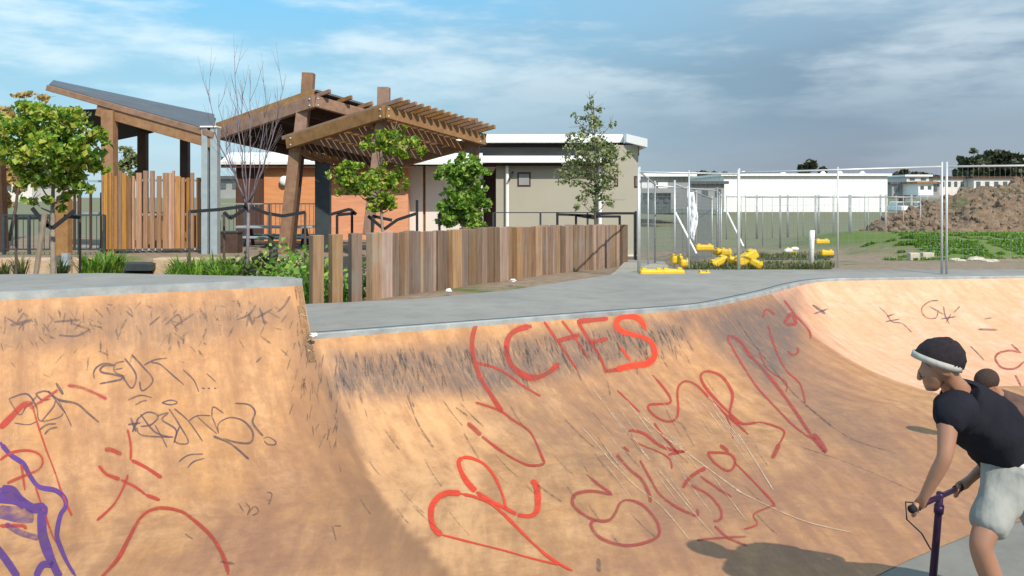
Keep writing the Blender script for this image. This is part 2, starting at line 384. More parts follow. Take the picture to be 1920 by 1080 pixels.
DIRT_SHADE = [([(1255, 588), (1400, 560), (1505, 528), (1540, 610), (1590, 675), (1660, 735), (1750, 800), (1930, 900), (1930, 1090), (1000, 1090), (1180, 1000), (1260, 900), (1500, 880), (1440, 760), (1370, 660)], 40, .8),  # brown darkening of the bowl corner and the floor before it
        ([(560, 545), (590, 640), (603, 682), (652, 790), (702, 915), (772, 1000), (852, 1082), (860, 1110), (300, 1110), (480, 900), (560, 720)], 7, .3), ([(600, 680), (650, 790), (740, 960), (860, 1090), (300, 1090), (450, 900), (540, 740)], 50, .3),  # both: shade left of the ramp seam, painted as brown
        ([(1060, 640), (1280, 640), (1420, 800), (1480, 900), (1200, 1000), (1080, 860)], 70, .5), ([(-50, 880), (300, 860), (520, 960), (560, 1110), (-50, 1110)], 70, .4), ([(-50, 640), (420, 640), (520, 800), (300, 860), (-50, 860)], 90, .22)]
SEAM = [(560, 560), (640, 592), (682, 604), (790, 652), (915, 702), (1000, 772), (1082, 852), (1120, 880)]
SEAM_SHADE = [([(540, 560), (592, 640), (604, 682), (652, 790), (702, 915), (772, 1000), (852, 1082), (880, 1120), (420, 1120), (520, 960), (500, 800), (520, 640)], 6, 1.0)]  # painted shade: darker colour left of the seam, fading away from it
SEAM_LIGHT = [([(590, 640), (604, 682), (652, 790), (702, 915), (772, 1000), (852, 1082), (920, 1060), (900, 930), (930, 800), (860, 730), (700, 700)], 9, 1.0)]  # painted light: paler colour on the face right of the seam
SCUFF = [([(625, 665), (900, 640), (1120, 612), (1290, 590), (1290, 640), (1130, 690), (960, 730), (700, 750), (625, 735)], 24, .85),
         ([(0, 585), (520, 556), (545, 600), (330, 650), (0, 650)], 26, .5), ([(1290, 585), (1400, 562), (1490, 550), (1500, 640), (1440, 720), (1340, 650)], 34, .95), ([(1380, 600), (1480, 620), (1640, 800), (1700, 880), (1560, 820), (1440, 720)], 40, .4),  # latter two patches: plain grey darkening down the bowl corner
         ([(560, 640), (620, 650), (700, 860), (620, 800)], 30, .35), ([(880, 720), (1180, 700), (1280, 800), (1100, 900), (900, 800)], 50, .33)]
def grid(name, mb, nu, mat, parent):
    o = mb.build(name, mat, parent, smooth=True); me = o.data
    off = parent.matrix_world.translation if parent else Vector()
    for nm, lst in (('dirt', DIRT_SHADE), ('scuff', SCUFF), ('seam_shade', SEAM_SHADE), ('seam_light', SEAM_LIGHT)):  # last two masks put light and shade beside the seam into the colour
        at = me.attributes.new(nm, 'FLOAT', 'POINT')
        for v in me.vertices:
            p = proj(v.co + off); at.data[v.index].value = min(1, max(0, sum(0 if k is None else soft(p, poly, w) * k for poly, w, k in lst)) * (1 if nm != 'seam_shade' else max(0, 1 - abs(p[0] - lerp_t(SEAM, p[1])) / (60 + .28 * max(0, p[1] - 560))) ** .7))
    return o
SURF_V = []; SURF_F = []
def sweep(name, sts, mat, parent, nlen=28, nprof=44, floor_to=None):
    lips = catmull([s[0] for s in sts], nlen); bases = catmull([s[1] for s in sts], nlen)
    mb = MB(); mb.uv = []; ul = 0; ncol = nprof + 1
    for i, (l, b_) in enumerate(zip(lips, bases)):
        if i: ul += (l - lips[i - 1]).length
        h = l.z; run = (Vector((l.x, l.y, 0)) - b_).length; kk_ = circ_run(h) / RAD
        for j in range(ncol):
            t = 1 - j / nprof
            p = b_ + (Vector((l.x, l.y, 0)) - b_) * t
            z = h * (1 - math.sqrt(1 - (kk_ * t) ** 2)) / (1 - math.sqrt(1 - kk_ ** 2))
            mb.v.append(Vector((p.x, p.y, z))); mb.uv.append((ul, j / nprof * run * 1.05))
    for i in range(len(lips) - 1):
        for j in range(nprof): a = i * ncol + j; mb.f.append((a, a + 1, a + ncol + 1, a + ncol))
    n0 = len(SURF_V); SURF_V.extend(mb.v); SURF_F.extend(tuple(k + n0 for k in f) for f in mb.f)
    o = grid(name, mb, 0, mat, parent); return o, lips, bases
def strip_solid(mb, line, inward, w, top, bot, drop=.0):
    # coping band that follows the lip line
    n = len(line); vs = []
    for i, p in enumerate(line):
        d = (line[min(i + 1, n - 1)] - line[max(i - 1, 0)]); d.z = 0; d.normalize(); q = Vector((d.y, -d.x, 0))
        a = p + q * inward; b = p + q * (inward - w)
        vs += [Vector((a.x, a.y, p.z + top)), Vector((b.x, b.y, p.z + top)), Vector((b.x, b.y, p.z + bot)), Vector((a.x, a.y, p.z + bot))]
    fs = []
    for i in range(n - 1):
        for k in range(4): fs.append((i * 4 + k, i * 4 + (k + 1) % 4, i * 4 + 4 + (k + 1) % 4, i * 4 + 4 + k))
    fs += [(0, 1, 2, 3), tuple((n - 1) * 4 + k for k in (3, 2, 1, 0))]
    mb.add(vs, fs)
def dist_coping(name):
    return plain(name, (.42, .46, .46), (.24, .265, .28), scale=5, rough=.55, metal=.2)
M['coping'] = dist_coping('coping_steel')
M['joint'] = plain('dark_joint', (.10, .115, .13), scale=6, rough=.8, bmp=0)
M['soilwall'] = plain('side_concrete', (.62, .42, .25), (.5, .33, .19), scale=3, rough=.85)
# tall quarter pipe at the left
qL = empty('quarter_pipe', (-3.5, 7.4, 0), 'tall orange quarter pipe at left covered in dark marker tags and a purple scrawl', 'skate ramp')
la = LIPL - dv * 7.2; ba = Vector((la.x, la.y, 0)) + nv * circ_run(1.33); bb = Vector((LIPL.x, LIPL.y, 0)) + nv * circ_run(1.33)
lsts = [(la, ba, 0), ((la + LIPL) / 2, (ba + bb) / 2, 0), (LIPL, bb, 0)]
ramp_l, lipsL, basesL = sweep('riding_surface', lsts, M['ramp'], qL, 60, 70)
mb = MB()    # side cheek of the tall ramp above the middle deck
cheek = []
for j in range(0, 18):
    t = 1 - j / 70; kk_ = circ_run(1.33) / RAD
    p = bb + (Vector((LIPL.x, LIPL.y, 0)) - bb) * t; z = 1.33 * (1 - math.sqrt(1 - (kk_ * t) ** 2)) / (1 - math.sqrt(1 - kk_ ** 2)); cheek.append(Vector((p.x, p.y, z)))
bk = Vector((-2.18, 8.52, 0)); vs = [c + dv * .002 for c in cheek] + [Vector((cheek[-1].x, cheek[-1].y, .6)), Vector((bk.x, bk.y, .3)), Vector((bk.x, bk.y, 1.33))]
vs2 = [v - dv * .08 for v in vs]; n = len(vs)
mb.add(vs + vs2, [tuple(range(n)), tuple(range(2 * n - 1, n - 1, -1))] + [(i, (i + 1) % n, (i + 1) % n + n, i + n) for i in range(n)])
part(mb, 'side_wall', M['soilwall'], qL)
mb = MB(); B0 = Vector((-2.18, 8.52, 1.345)); B1 = Vector((-4.3, 8.95, 1.345)); B2_ = Vector((-9.5, 8.1, 1.345))
dl = [LIPL + Vector((0, 0, .015)), la + Vector((0, 0, .015))]
mb.add([dl[0], B0, B1, B2_, dl[1]] + [v - Vector((0, 0, .16)) for v in (dl[0], B0, B1, B2_, dl[1])],
       [(0, 1, 2, 3, 4), (9, 8, 7, 6, 5)] + [(i, i + 5, (i + 1) % 5 + 5, (i + 1) % 5) for i in range(5)])
part(mb, 'deck', M['concrete'], qL)
mb = MB(); strip_solid(mb, lipsL[::6] + [lipsL[-1]], .022, .06, .03, -.075); part(mb, 'coping', M['coping'], qL, bevel=.006)
# middle quarter pipe
qM = empty('quarter_pipe', (0, 9, 0), 'low orange quarter pipe in the middle with red spray letters and dark scuffed band', 'skate ramp')
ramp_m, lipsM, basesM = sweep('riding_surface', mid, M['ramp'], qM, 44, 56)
qR = empty('bowl_wall', (8, 12.5, 0), 'pale peach curved bowl wall at the right, behind the scooter rider', 'skate ramp')
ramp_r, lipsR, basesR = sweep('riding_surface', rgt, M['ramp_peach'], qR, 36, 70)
def deck_mesh(lips, backs):
    mb = MB(); n = len(lips)
    up = Vector((0, 0, .012))
    for l, b_ in zip(lips, backs):
        mb.v += [l + up, b_ + up, b_ + up - Vector((0, 0, .3)), l + up - Vector((0, 0, .3))]
    for i in range(n - 1):
        for k in range(4): mb.f.append((i * 4 + k, i * 4 + (k + 1) % 4, i * 4 + 4 + (k + 1) % 4, i * 4 + 4 + k))
    mb.f += [(0, 1, 2, 3), tuple((n - 1) * 4 + k for k in (3, 2, 1, 0))]
    return mb
def edge_joint(lips, parent):
    mb = MB(); strip_solid(mb, lips, -.15, .025, .017, .005); part(mb, 'edge_joint', M['joint'], parent)
def backpt(x): return Vector((x, deck_back(x), .85))
bmv = []
for i, l in enumerate(lipsM):
    t = i / (len(lipsM) - 1); x = -2.55 + t * (3.1 + 2.55); bmv.append(Vector((x, lerp_t([(-2.6, 10.15), (-1.2, 10.7), (0, 11.75), (2.13, 14.75), (3.1, 15.0)], x), .85)))
part(deck_mesh(lipsM, bmv), 'deck', M['concrete'], qM)
brv = [Vector((3.1 + (15 - 3.1) * (i / (len(lipsR) - 1)), 15.0 + .02 * i / len(lipsR), .85)) for i in range(len(lipsR))]
part(deck_mesh(lipsR, brv), 'deck', M['concrete'], qR)
mb = MB(); strip_solid(mb, lipsM[::4], .02, .055, .03, -.055); part(mb, 'coping', M['coping'], qM, bevel=.006)
mb = MB(); strip_solid(mb, lipsR[::4], .02, .055, .03, -.055); part(mb, 'coping', M['white'] if 0 else M['coping'], qR, bevel=.006)
edge_joint(lipsL[::6] + [lipsL[-1]], qL); edge_joint(lipsM[::4], qM); edge_joint(lipsR[::4], qR)
# crease between the two quarter pipes: light and shade painted into the ramp colour
# painted floor and bare concrete floor
def floors():
    mb = MB(); mb.uv = []
    line = basesL[:-1] + basesM[:-1] + basesR
    nr = 90; run = 0
    bound = [(-8, 3.6), (-1, 4.1), (1.2, 4.45), (1.95, 4.75), (2.35, 5.05), (2.95, 5.45), (3.9, 5.9), (5.6, 6.4), (9, 7.0), (13.2, 7.2)]
    for i, p in enumerate(line):
        if i: run += (p - line[i - 1]).length
        # walk toward the camera side
        ex = p.x * .93 + .1; ey = lerp_t(bound, ex)
        if ey > p.y - .05: ey = p.y - .05
        for j in range(nr + 1):
            t = j / nr; q = p + (Vector((ex, ey, 0)) - p) * t
            mb.v.append(Vector((q.x, q.y, 0))); mb.uv.append((run, 2 + t * (p.y - ey)))
    for i in range(len(line) - 1):
        for j in range(nr): a = i * (nr + 1) + j; mb.f.append((a, a + 1, a + nr + 2, a + nr + 1))
    n0 = len(SURF_V); SURF_V.extend(mb.v); SURF_F.extend(tuple(k + n0 for k in f) for f in mb.f)
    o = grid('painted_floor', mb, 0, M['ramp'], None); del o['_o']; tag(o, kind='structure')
    mb = MB().add([(-14, -6, -.004), (16, -6, -.004), (16, 12, -.004), (-14, 12, -.004)], [(0, 1, 2, 3)])
    o = mb.build('bowl_floor', M['floor']); del o['_o']; tag(o, kind='structure')
floors()
BV = BVHTree.FromPolygons(SURF_V, SURF_F)
CAMP = Vector((0, 0, CZ))
def hit(px, py):
    d = Vector(((px - 960) / F, 1, -(py - HY) / F)).normalized()
    loc, nrm, idx, dist = BV.ray_cast(CAMP, d)
    if loc is None: return None
    if nrm.dot(d) > 0: nrm = -nrm
    return loc + nrm * .004
def stroke(mb, pts, w, taper=True, step=5, jit=0.0):
    """paint stroke laid on the concrete: pts in photo pixels give where on the ramp it was sprayed"""
    P2 = [Vector((p[0], p[1], 0)) for p in pts]
    if len(P2) > 2: P2 = catmull(P2, 8)
    dn = [P2[0]]
    for p in P2[1:]:
        L_ = (p - dn[-1]).length
        if L_ < step * .5: continue
        k = max(1, int(L_ / step)); a = dn[-1].copy()
        for i in range(1, k + 1): dn.append(a + (p - a) * i / k)
    if len(dn) < 2: return
    prev = None; n = len(dn)
    for i, p in enumerate(dn):
        d = (dn[min(i + 1, n - 1)] - dn[max(i - 1, 0)]).normalized(); q = Vector((-d.y, d.x, 0))
        t = i / (n - 1); ww = w * (.5 if taper and (t < .02 or t > .98) else 1) * (.82 + .36 * noise.noise(Vector((p.x * .02, p.y * .02, w))) + jit * random.uniform(-1, 1))
        a = hit(*(p + q * ww / 2).xy); b = hit(*(p - q * ww / 2).xy)
        if a and b and prev and (a - prev[0]).length < .6: mb.add([prev[0], prev[1], b, a], [(0, 1, 2, 3)])
        prev = (a, b) if a and b else None
def spray(name, col, fade, scale=6, lo=.4, hi=.65):
    m, nt, N, L, b = newmat(name); geo = N.new('ShaderNodeNewGeometry').outputs['Position']
    n = nnoise(N, L, geo, scale, 7, .75); L.new(nmix(N, L, nmap(N, L, n, .3, .7), col, tuple(k * .75 for k in col)), b.inputs['Base Color'])
    b.inputs['Roughness'].default_value = .6
    t = N.new('ShaderNodeBsdfTransparent'); mx = N.new('ShaderNodeMixShader'); L.new(nmap(N, L, n, lo, hi, fade[0], fade[1]), mx.inputs[0])
    L.new(b.outputs[0], mx.inputs[1]); L.new(t.outputs[0], mx.inputs[2]); L.new(mx.outputs[0], nt.nodes['Material Output'].inputs[0]); return m
M['red'] = spray('red_spray', (.50, .05, .03), (.1, .6)); M['red_bright'] = spray('bright_red_spray', (.80, .055, .015), (0, .3))
M['red_old'] = spray('faded_red_spray', (.44, .06, .05), (.15, .75)); M['purple'] = spray('purple_spray', (.11, .04, .22), (0, .35))
M['purple_thin'] = spray('thin_purple_spray', (.12, .05, .22), (.3, .9)); M['marker'] = spray('marker_ink', (.10, .07, .09), (.2, .75), 9)
M['marker_old'] = spray('faded_marker', (.12, .085, .10), (.35, .85), 9)
M['scuff'] = spray('rubber_scuff', (.10, .075, .07), (.45, .95), 14, .35, .6); M['scratch'] = spray('pale_scratch', (.72, .52, .36), (.15, .8), 10)
def c1(p): return [(x / 3, 500 + y / 3) for x, y in p]
def c2(p): return [(x / 3, 720 + y / 3) for x, y in p]
def c3(p): return [(520 + x / 3, 540 + y / 3) for x, y in p]
def c4(p): return [(760 + x / 3, 720 + y / 3) for x, y in p]
def c5(p): return [(1040 + x / 3, 560 + y / 3) for x, y in p]
def c6(p): return [(1480 + x * .4814, 560 + y * .4814) for x, y in p]
def paint(name, mat, parent, strokes, label=None, **kw):
    if mat.name.startswith('marker') or mat.name.startswith('faded_marker'):
        mb = MB()
        for pts, w in strokes: stroke(mb, pts, w * 1.2, **kw)
        if mb.f: return part(mb, 'graffiti_tag', mat, parent, label=label)
    for pts, w in strokes:
        mb = MB(); stroke(mb, pts, w * 1.0, **kw); OVER.setdefault(parent.name, []).append((parent, pts, w)) if 'red' in mat.name else None
        if mb.f: part(mb, 'graffiti_stroke', mat, parent, label=label)
M['mist'] = spray('paint_mist', (.55, .07, .04), (.86, .99), 12)
OVER = {}
paint('graffiti', M['red_bright'], qM, [
    (c4([(205, 850), (165, 820), (145, 760), (150, 690), (185, 640), (240, 615), (310, 618)]), 13),
    (c4([(310, 618), (400, 640), (480, 675), (560, 740), (640, 820), (720, 900), (800, 970), (870, 1015), (945, 1055)]), 6),
    (c4([(205, 850), (400, 900), (560, 940), (720, 985), (860, 1018)]), 4),
    (c4([(565, 700), (545, 620), (500, 520), (440, 450), (370, 418), (320, 415)]), 6),
    (c4([(320, 415), (300, 440), (312, 490), (345, 550), (400, 610)]), 13), (c4([(400, 610), (480, 660), (560, 700), (630, 738)]), 9),
    (c4([(630, 738), (700, 745), (740, 715), (745, 640), (735, 570), (705, 545)]), 12)], 'bright red sprayed loop letter lowest on the ramp')
paint('graffiti', M['red'], qM, [
    (c4([(350, 220), (400, 265), (430, 295)]), 10), (c4([(430, 295), (480, 335), (580, 405), (680, 455), (740, 460), (785, 450)]), 5), (c4([(785, 450), (760, 390), (730, 320), (690, 260), (600, 200), (530, 150), (395, 105)]), 5),
    (c3([(1265, 700), (1200, 600), (1140, 500), (1105, 400), (1095, 300), (1115, 205)]), 10), (c3([(1120, 420), (1250, 460), (1380, 550), (1480, 610)]), 5),
    (c3([(1430, 215), (1350, 235), (1300, 280), (1290, 360), (1320, 440), (1390, 495), (1450, 505), (1520, 480), (1590, 420)]), 13),
    (c3([(1500, 190), (1590, 320), (1685, 460)]), 5), (c3([(1570, 300), (1700, 265)]), 9), (c3([(1600, 185), (1680, 290), (1745, 395)]), 5),
    (c5([(125, 130), (300, 112)]), 12), (c5([(130, 130), (190, 230), (250, 320), (290, 420)]), 8), (c5([(190, 250), (300, 225)]), 9), (c5([(290, 410), (380, 395)]), 9)],
    'red sprayed capitals reading CHE below the lip')
paint('graffiti', M['red_bright'], qM, [
    (c5([(515, 180), (480, 120), (420, 98), (362, 112), (345, 150), (380, 185), (450, 205), (520, 228), (555, 270), (560, 325), (520, 365), (440, 378), (340, 400)]), 13), (c5([(370, 270), (425, 350)]), 5)],
    'bright red sprayed letter S beside the lip')
paint('graffiti', M['red'], qM, [
    (c5([(550, 430), (610, 500), (650, 560), (640, 590), (530, 600), (550, 650), (620, 690), (680, 680), (695, 620), (690, 540), (700, 490), (740, 465), (800, 490), (880, 570), (960, 650), (1030, 710), (1095, 770)]), 5),
    (c5([(1150, 695), (1060, 705), (1000, 660), (880, 540), (830, 470), (825, 425), (870, 410), (940, 440), (990, 510), (1000, 560), (985, 640), (1000, 680), (1050, 705)]), 6),
    (c5([(1150, 695), (1230, 715), (1290, 745), (1280, 790), (1250, 840)]), 3.5), (c5([(1262, 820), (1240, 870), (1220, 905)]), 9), (c5([(350, 515), (480, 640)]), 4),
    (c5([(960, 650), (990, 720), (1005, 790)]), 3),
    (c5([(415, 750), (440, 742), (510, 765), (580, 820), (650, 850), (740, 865)]), 6), (c5([(430, 760), (460, 810), (600, 870), (650, 910), (660, 960)]), 3.5), (c5([(560, 700), (600, 760), (660, 830), (700, 880)]), 5),
    (c5([(640, 880), (740, 855)]), 6), (c5([(390, 835), (420, 862)]), 5), (c5([(930, 825), (980, 862)]), 8), (c5([(860, 865), (985, 875), (1015, 930), (975, 970), (900, 925), (860, 870)]), 5),
    (c5([(1010, 920), (1100, 1010), (1230, 1150), (1215, 1170), (1120, 1215), (1140, 1270), (1060, 1300)]), 4), (c5([(850, 955), (800, 980), (750, 1020), (720, 1070)]), 8)],
    'red sprayed loops and small letters in the middle of the ramp')
paint('graffiti', M['red_old'], qM, [
    (c4([(1020, 510), (1090, 570), (1160, 622), (1060, 605), (960, 620), (940, 670), (980, 720), (1060, 765), (1140, 770), (1180, 730), (1210, 670), (1260, 655), (1330, 680), (1390, 740), (1425, 800), (1420, 860), (1330, 900), (1230, 910), (1120, 880), (1060, 830), (1045, 785), (1080, 768)]), 6),
    (c4([(1190, 400), (1260, 480), (1330, 540), (1370, 620), (1380, 670)]), 7), (c4([(1320, 430), (1370, 520), (1430, 620), (1520, 690), (1600, 730), (1645, 742), (1640, 700)]), 5),
    (c4([(1600, 570), (1700, 620), (1770, 700), (1775, 760), (1730, 775)]), 5), (c4([(1740, 800), (1820, 870), (1920, 910)]), 5), (c4([(1660, 520), (1760, 590), (1840, 640)]), 5), (c4([(1640, 880), (1800, 865), (1920, 860)]), 4)],
    'faded red sprayed loops near the foot of the ramp')
paint('graffiti', M['red_old'], qM, [
    (c5([(1525, 870), (1450, 780), (1370, 660), (1300, 560), (1200, 430), (1100, 320), (1040, 240), (975, 205)]), 7), (c5([(975, 205), (985, 250), (1060, 380), (1140, 500), (1250, 620), (1350, 720), (1460, 800)]), 4), (c5([(1455, 760), (1500, 820), (1530, 870)]), 11),
    (c5([(1200, 150), (1240, 280), (1300, 400), (1380, 480), (1410, 590)]), 4), (c5([(1310, 295), (1340, 318), (1370, 300), (1360, 270)]), 5), (c5([(1290, 140), (1330, 85), (1355, 140), (1300, 145)]), 7),
    (c5([(1150, 300), (1200, 400), (1300, 470), (1300, 530)]), 3), (c5([(1170, 110), (1190, 60), (1240, 90)]), 4), (c5([(1290, 10), (1360, 100), (1430, 180), (1440, 230)]), 5)],
    'faded crimson zigzag scrawl beside the dark corner')
paint('graffiti', M['red'], qL, [
    (c2([(590, 375), (620, 370), (690, 400)]), 9), (c2([(740, 430), (820, 470), (910, 530)]), 8), (c2([(555, 460), (600, 510), (680, 540)]), 9), (c2([(680, 540), (760, 580), (820, 625)]), 5), (c2([(820, 625), (900, 655)]), 9),
    (c2([(545, 770), (640, 680), (700, 570), (720, 510)]), 5), (c2([(735, 430), (735, 340), (715, 250)]), 5),
    (c2([(560, 1100), (660, 990), (720, 880), (780, 770), (840, 715), (920, 700), (1020, 720), (1100, 775), (1190, 860), (1240, 940), (1270, 1010), (1285, 1075)]), 8)],
    'red sprayed cross strokes and arch')
paint('graffiti', M['red'], qL, [(c2([(0, 250), (60, 190), (130, 120), (180, 115)]), 13), (c2([(180, 110), (210, 220), (260, 370), (310, 500), (350, 620), (405, 745)]), 4),
    (c2([(0, 430), (60, 390), (140, 375), (210, 390), (240, 430), (220, 480), (130, 520), (40, 560)]), 6), (c2([(120, 450), (140, 600)]), 5), (c2([(0, 800), (130, 800), (140, 825)]), 8), (c2([(200, 580), (240, 700), (290, 840), (320, 900)]), 4)],
    'red sprayed scrawl at the left edge')
paint('graffiti', M['red_old'], qL, [(c2([(380, 10), (470, 25), (600, 85)]), 7), (c1([(170, 800), (260, 740), (330, 690)]), 6)])
paint('graffiti', M['purple'], qL, [
    (c2([(0, 330), (60, 400), (130, 450), (170, 520), (220, 580), (310, 600), (360, 640), (370, 690), (340, 740), (320, 850), (340, 920), (380, 1010), (430, 1090)]), 11),
    (c2([(0, 600), (70, 595), (120, 650), (180, 700), (240, 700), (235, 760), (240, 850), (270, 950), (310, 1040), (340, 1100)]), 20), (c2([(-20, 640), (80, 650), (150, 690)]), 22),
    (c2([(-20, 920), (40, 1000), (100, 1090)]), 17), (c2([(200, 1090), (240, 1020), (300, 1020)]), 17)], 'thick purple sprayed scrawl at the left edge')
paint('graffiti', M['purple_thin'], qL, [(c2([(-10, 720), (60, 730), (140, 745), (190, 745)]), 34), (c2([(30, 790), (120, 840), (220, 870)]), 14)])
paint('graffiti', M['marker'], qL, [
    (c1(p), w) for p, w in [([(532, 632), (526, 600), (545, 566), (590, 545), (650, 556)], 3.2), ([(640, 560), (590, 556), (563, 580), (580, 597), (650, 610), (690, 632), (560, 660)], 3.6), ([(700, 533), (652, 545), (640, 580), (655, 600), (700, 617)], 3), ([(645, 580), (690, 572)], 3),
    ([(700, 515), (765, 610), (740, 685), (685, 610)], 3), ([(740, 495), (800, 560), (860, 640), (800, 700), (785, 640)], 3.2), ([(810, 555), (870, 525), (940, 515)], 3), ([(850, 540), (900, 550), (970, 610), (1040, 670)], 3),
    ([(1030, 580), (1090, 640), (1120, 710)], 2.6), ([(1160, 600), (1215, 650)], 2.2), ([(1135, 683), (1152, 687)], 5), ([(1168, 684), (1182, 687)], 5), ([(1203, 684), (1217, 687)], 5), ([(720, 752), (790, 725), (860, 740)], 3), ([(760, 780), (800, 758), (832, 755)], 3)]],
    'dark marker tag, topmost of the three tags')
paint('graffiti', M['marker'], qL, [
    (c1(p), w) for p, w in [([(50, 745), (150, 717), (205, 790), (225, 868), (330, 850), (355, 825)], 3), ([(50, 745), (110, 835), (150, 785), (190, 765)], 3), ([(200, 715), (270, 705), (340, 790), (372, 830)], 3), ([(235, 870), (300, 790), (310, 755)], 3),
    ([(270, 700), (330, 750), (430, 772), (500, 830), (562, 882)], 4), ([(200, 715), (235, 750), (290, 745)], 3), ([(80, 880), (160, 890), (210, 870)], 3), ([(220, 922), (265, 890), (320, 885)], 3.4), ([(250, 945), (280, 915), (322, 905)], 3.4), ([(330, 755), (370, 830), (405, 905)], 2.2), ([(315, 655), (355, 720)], 6)]],
    'dark marker tag at the left edge with two short lines under it')
paint('graffiti', M['marker'], qL, [
    (c1(p), w) for p, w in [([(735, 850), (765, 930)], 4), ([(720, 890), (790, 880)], 4), ([(745, 932), (780, 850)], 4), ([(765, 865), (830, 820), (890, 842), (850, 890), (790, 900)], 3), ([(790, 830), (870, 930), (960, 962)], 3), ([(870, 890), (910, 960), (940, 1020)], 2.4), ([(880, 842), (950, 822), (912, 862), (990, 920), (975, 1000)], 3), ([(975, 960), (800, 950), (768, 900)], 3), ([(950, 800), (1005, 885), (1060, 990), (985, 985), (1010, 900)], 3),
    ([(980, 800), (1060, 870), (1140, 985)], 3), ([(1060, 870), (1110, 840), (1190, 840)], 3), ([(1110, 845), (1165, 895), (1225, 945)], 3), ([(1192, 842), (1200, 790), (1262, 830)], 3.4), ([(1190, 840), (1215, 900), (1232, 945), (1225, 900), (1245, 870), (1300, 850), (1370, 870), (1420, 930), (1410, 990), (1330, 990), (1250, 965)], 3),
    ([(1200, 955), (1300, 1000), (1400, 1085)], 4), ([(1320, 770), (1400, 778), (1435, 820), (1422, 880), (1480, 955)], 3.2), ([(1480, 970), (1510, 960), (1550, 985), (1545, 1003), (1505, 1000), (1482, 975)], 2.6), ([(910, 766), (960, 752), (1000, 765), (960, 778), (912, 768)], 2.4),
    ([(1005, 1100), (1060, 1062), (1150, 1055)], 3), ([(1055, 1132), (1090, 1098), (1150, 1080)], 3)]],
    'dark marker tag ending in a question mark, above the red arch')
paint('graffiti', M['marker_old'], qL, [(c1(p), w) for p, w in [([(1330, 300), (1400, 270), (1440, 215)], 4), ([(1460, 230), (1490, 330)], 4), ([(1440, 290), (1530, 240)], 4), ([(1562, 255), (1600, 220), (1632, 165)], 5), ([(930, 330), (1000, 270), (1025, 320)], 4), ([(985, 335), (1090, 265)], 4),
    ([(330, 385), (430, 390), (510, 350)], 4), ([(60, 330), (180, 300)], 6), ([(40, 290), (110, 330)], 4), ([(310, 310), (450, 300)], 5), ([(1400, 260), (1420, 330)], 4), ([(840, 330), (900, 280)], 4)]] +
    [(c2(p), w) for p, w in [([(1340, 670), (1370, 720)], 3), ([(1380, 670), (1405, 700), (1390, 740), (1430, 690), (1455, 720), (1420, 742)], 3), ([(1500, 610), (1530, 622), (1510, 685)], 3), ([(1500, 655), (1530, 655)], 3), ([(1240, 1000), (1320, 1015)], 5), ([(1040, 845), (1085, 875)], 3), ([(1870, 800), (1890, 880)], 3), ([(1880, 800), (1920, 800)], 3)]])
paint('graffiti', M['marker_old'], qR, [(c6(p), w) for p, w in [([(580, 8), (545, 12), (515, 40), (530, 72), (570, 76), (580, 45)], 2.6), ([(545, 30), (600, 62)], 2.4), ([(600, 30), (608, 70), (625, 100)], 2.4), ([(590, 80), (650, 70)], 2.4), ([(610, 95), (630, 60)], 2.4), ([(640, 55), (665, 30)], 3), ([(350, 35), (375, 55), (400, 90), (440, 98), (480, 135)], 2.2), ([(380, 70), (410, 60)], 3), ([(375, 90), (430, 80)], 2.6), ([(705, 185), (735, 215), (760, 242)], 3), ([(90, 25), (140, 60)], 5), ([(95, 60), (150, 40)], 4), ([(735, 120), (810, 122)], 4), ([(760, 80), (790, 75)], 3)]])
paint('graffiti', M['red_old'], qR, [(c6(p), w) for p, w in [([(905, 212), (860, 203), (815, 213), (803, 238), (830, 270), (880, 272), (915, 245)], 4), ([(865, 178), (897, 207)], 4), ([(880, 298), (903, 342)], 4)]], 'faded red loop on the peach wall')
# scuffs and scratches
for k_, lst in OVER.items():
    mb = MB()
    for par, pts, w in lst: stroke(mb, pts, w * 1.5 + 1)
    for v in range(len(mb.v)): mb.v[v] = mb.v[v] - Vector((0, 0, .0015))
    part(mb, 'paint_mist', M['mist'], lst[0][0])['kind'] = 'stuff'
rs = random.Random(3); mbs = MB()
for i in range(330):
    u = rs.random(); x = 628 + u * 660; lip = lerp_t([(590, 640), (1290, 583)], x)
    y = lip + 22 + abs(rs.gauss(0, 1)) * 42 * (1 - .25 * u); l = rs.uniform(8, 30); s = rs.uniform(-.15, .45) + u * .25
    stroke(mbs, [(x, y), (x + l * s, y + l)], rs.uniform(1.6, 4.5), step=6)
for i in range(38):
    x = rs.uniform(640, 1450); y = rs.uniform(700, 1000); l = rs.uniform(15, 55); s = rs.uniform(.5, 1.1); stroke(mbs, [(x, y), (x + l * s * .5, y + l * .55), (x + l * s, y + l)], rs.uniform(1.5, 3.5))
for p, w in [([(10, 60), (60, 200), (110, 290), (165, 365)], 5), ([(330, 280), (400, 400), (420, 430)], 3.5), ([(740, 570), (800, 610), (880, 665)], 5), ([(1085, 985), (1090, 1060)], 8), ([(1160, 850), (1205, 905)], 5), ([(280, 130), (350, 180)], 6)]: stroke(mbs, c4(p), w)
stroke(mbs, [(1380, 600), (1440, 680), (1490, 740), (1560, 800)], 4); stroke(mbs, [(1500, 838), (1600, 872), (1720, 925)], 2); stroke(mbs, [(1510, 760), (1590, 820), (1680, 850)], 2.5)  # thin dark lines crossing the bowl corner and floor
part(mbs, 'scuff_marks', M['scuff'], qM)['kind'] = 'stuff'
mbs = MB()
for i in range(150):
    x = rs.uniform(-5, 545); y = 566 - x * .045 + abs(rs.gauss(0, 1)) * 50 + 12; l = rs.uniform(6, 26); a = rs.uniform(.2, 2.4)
    stroke(mbs, [(x, y), (x + l * math.cos(a), y + l * math.sin(a))], rs.uniform(2, 6), step=6)
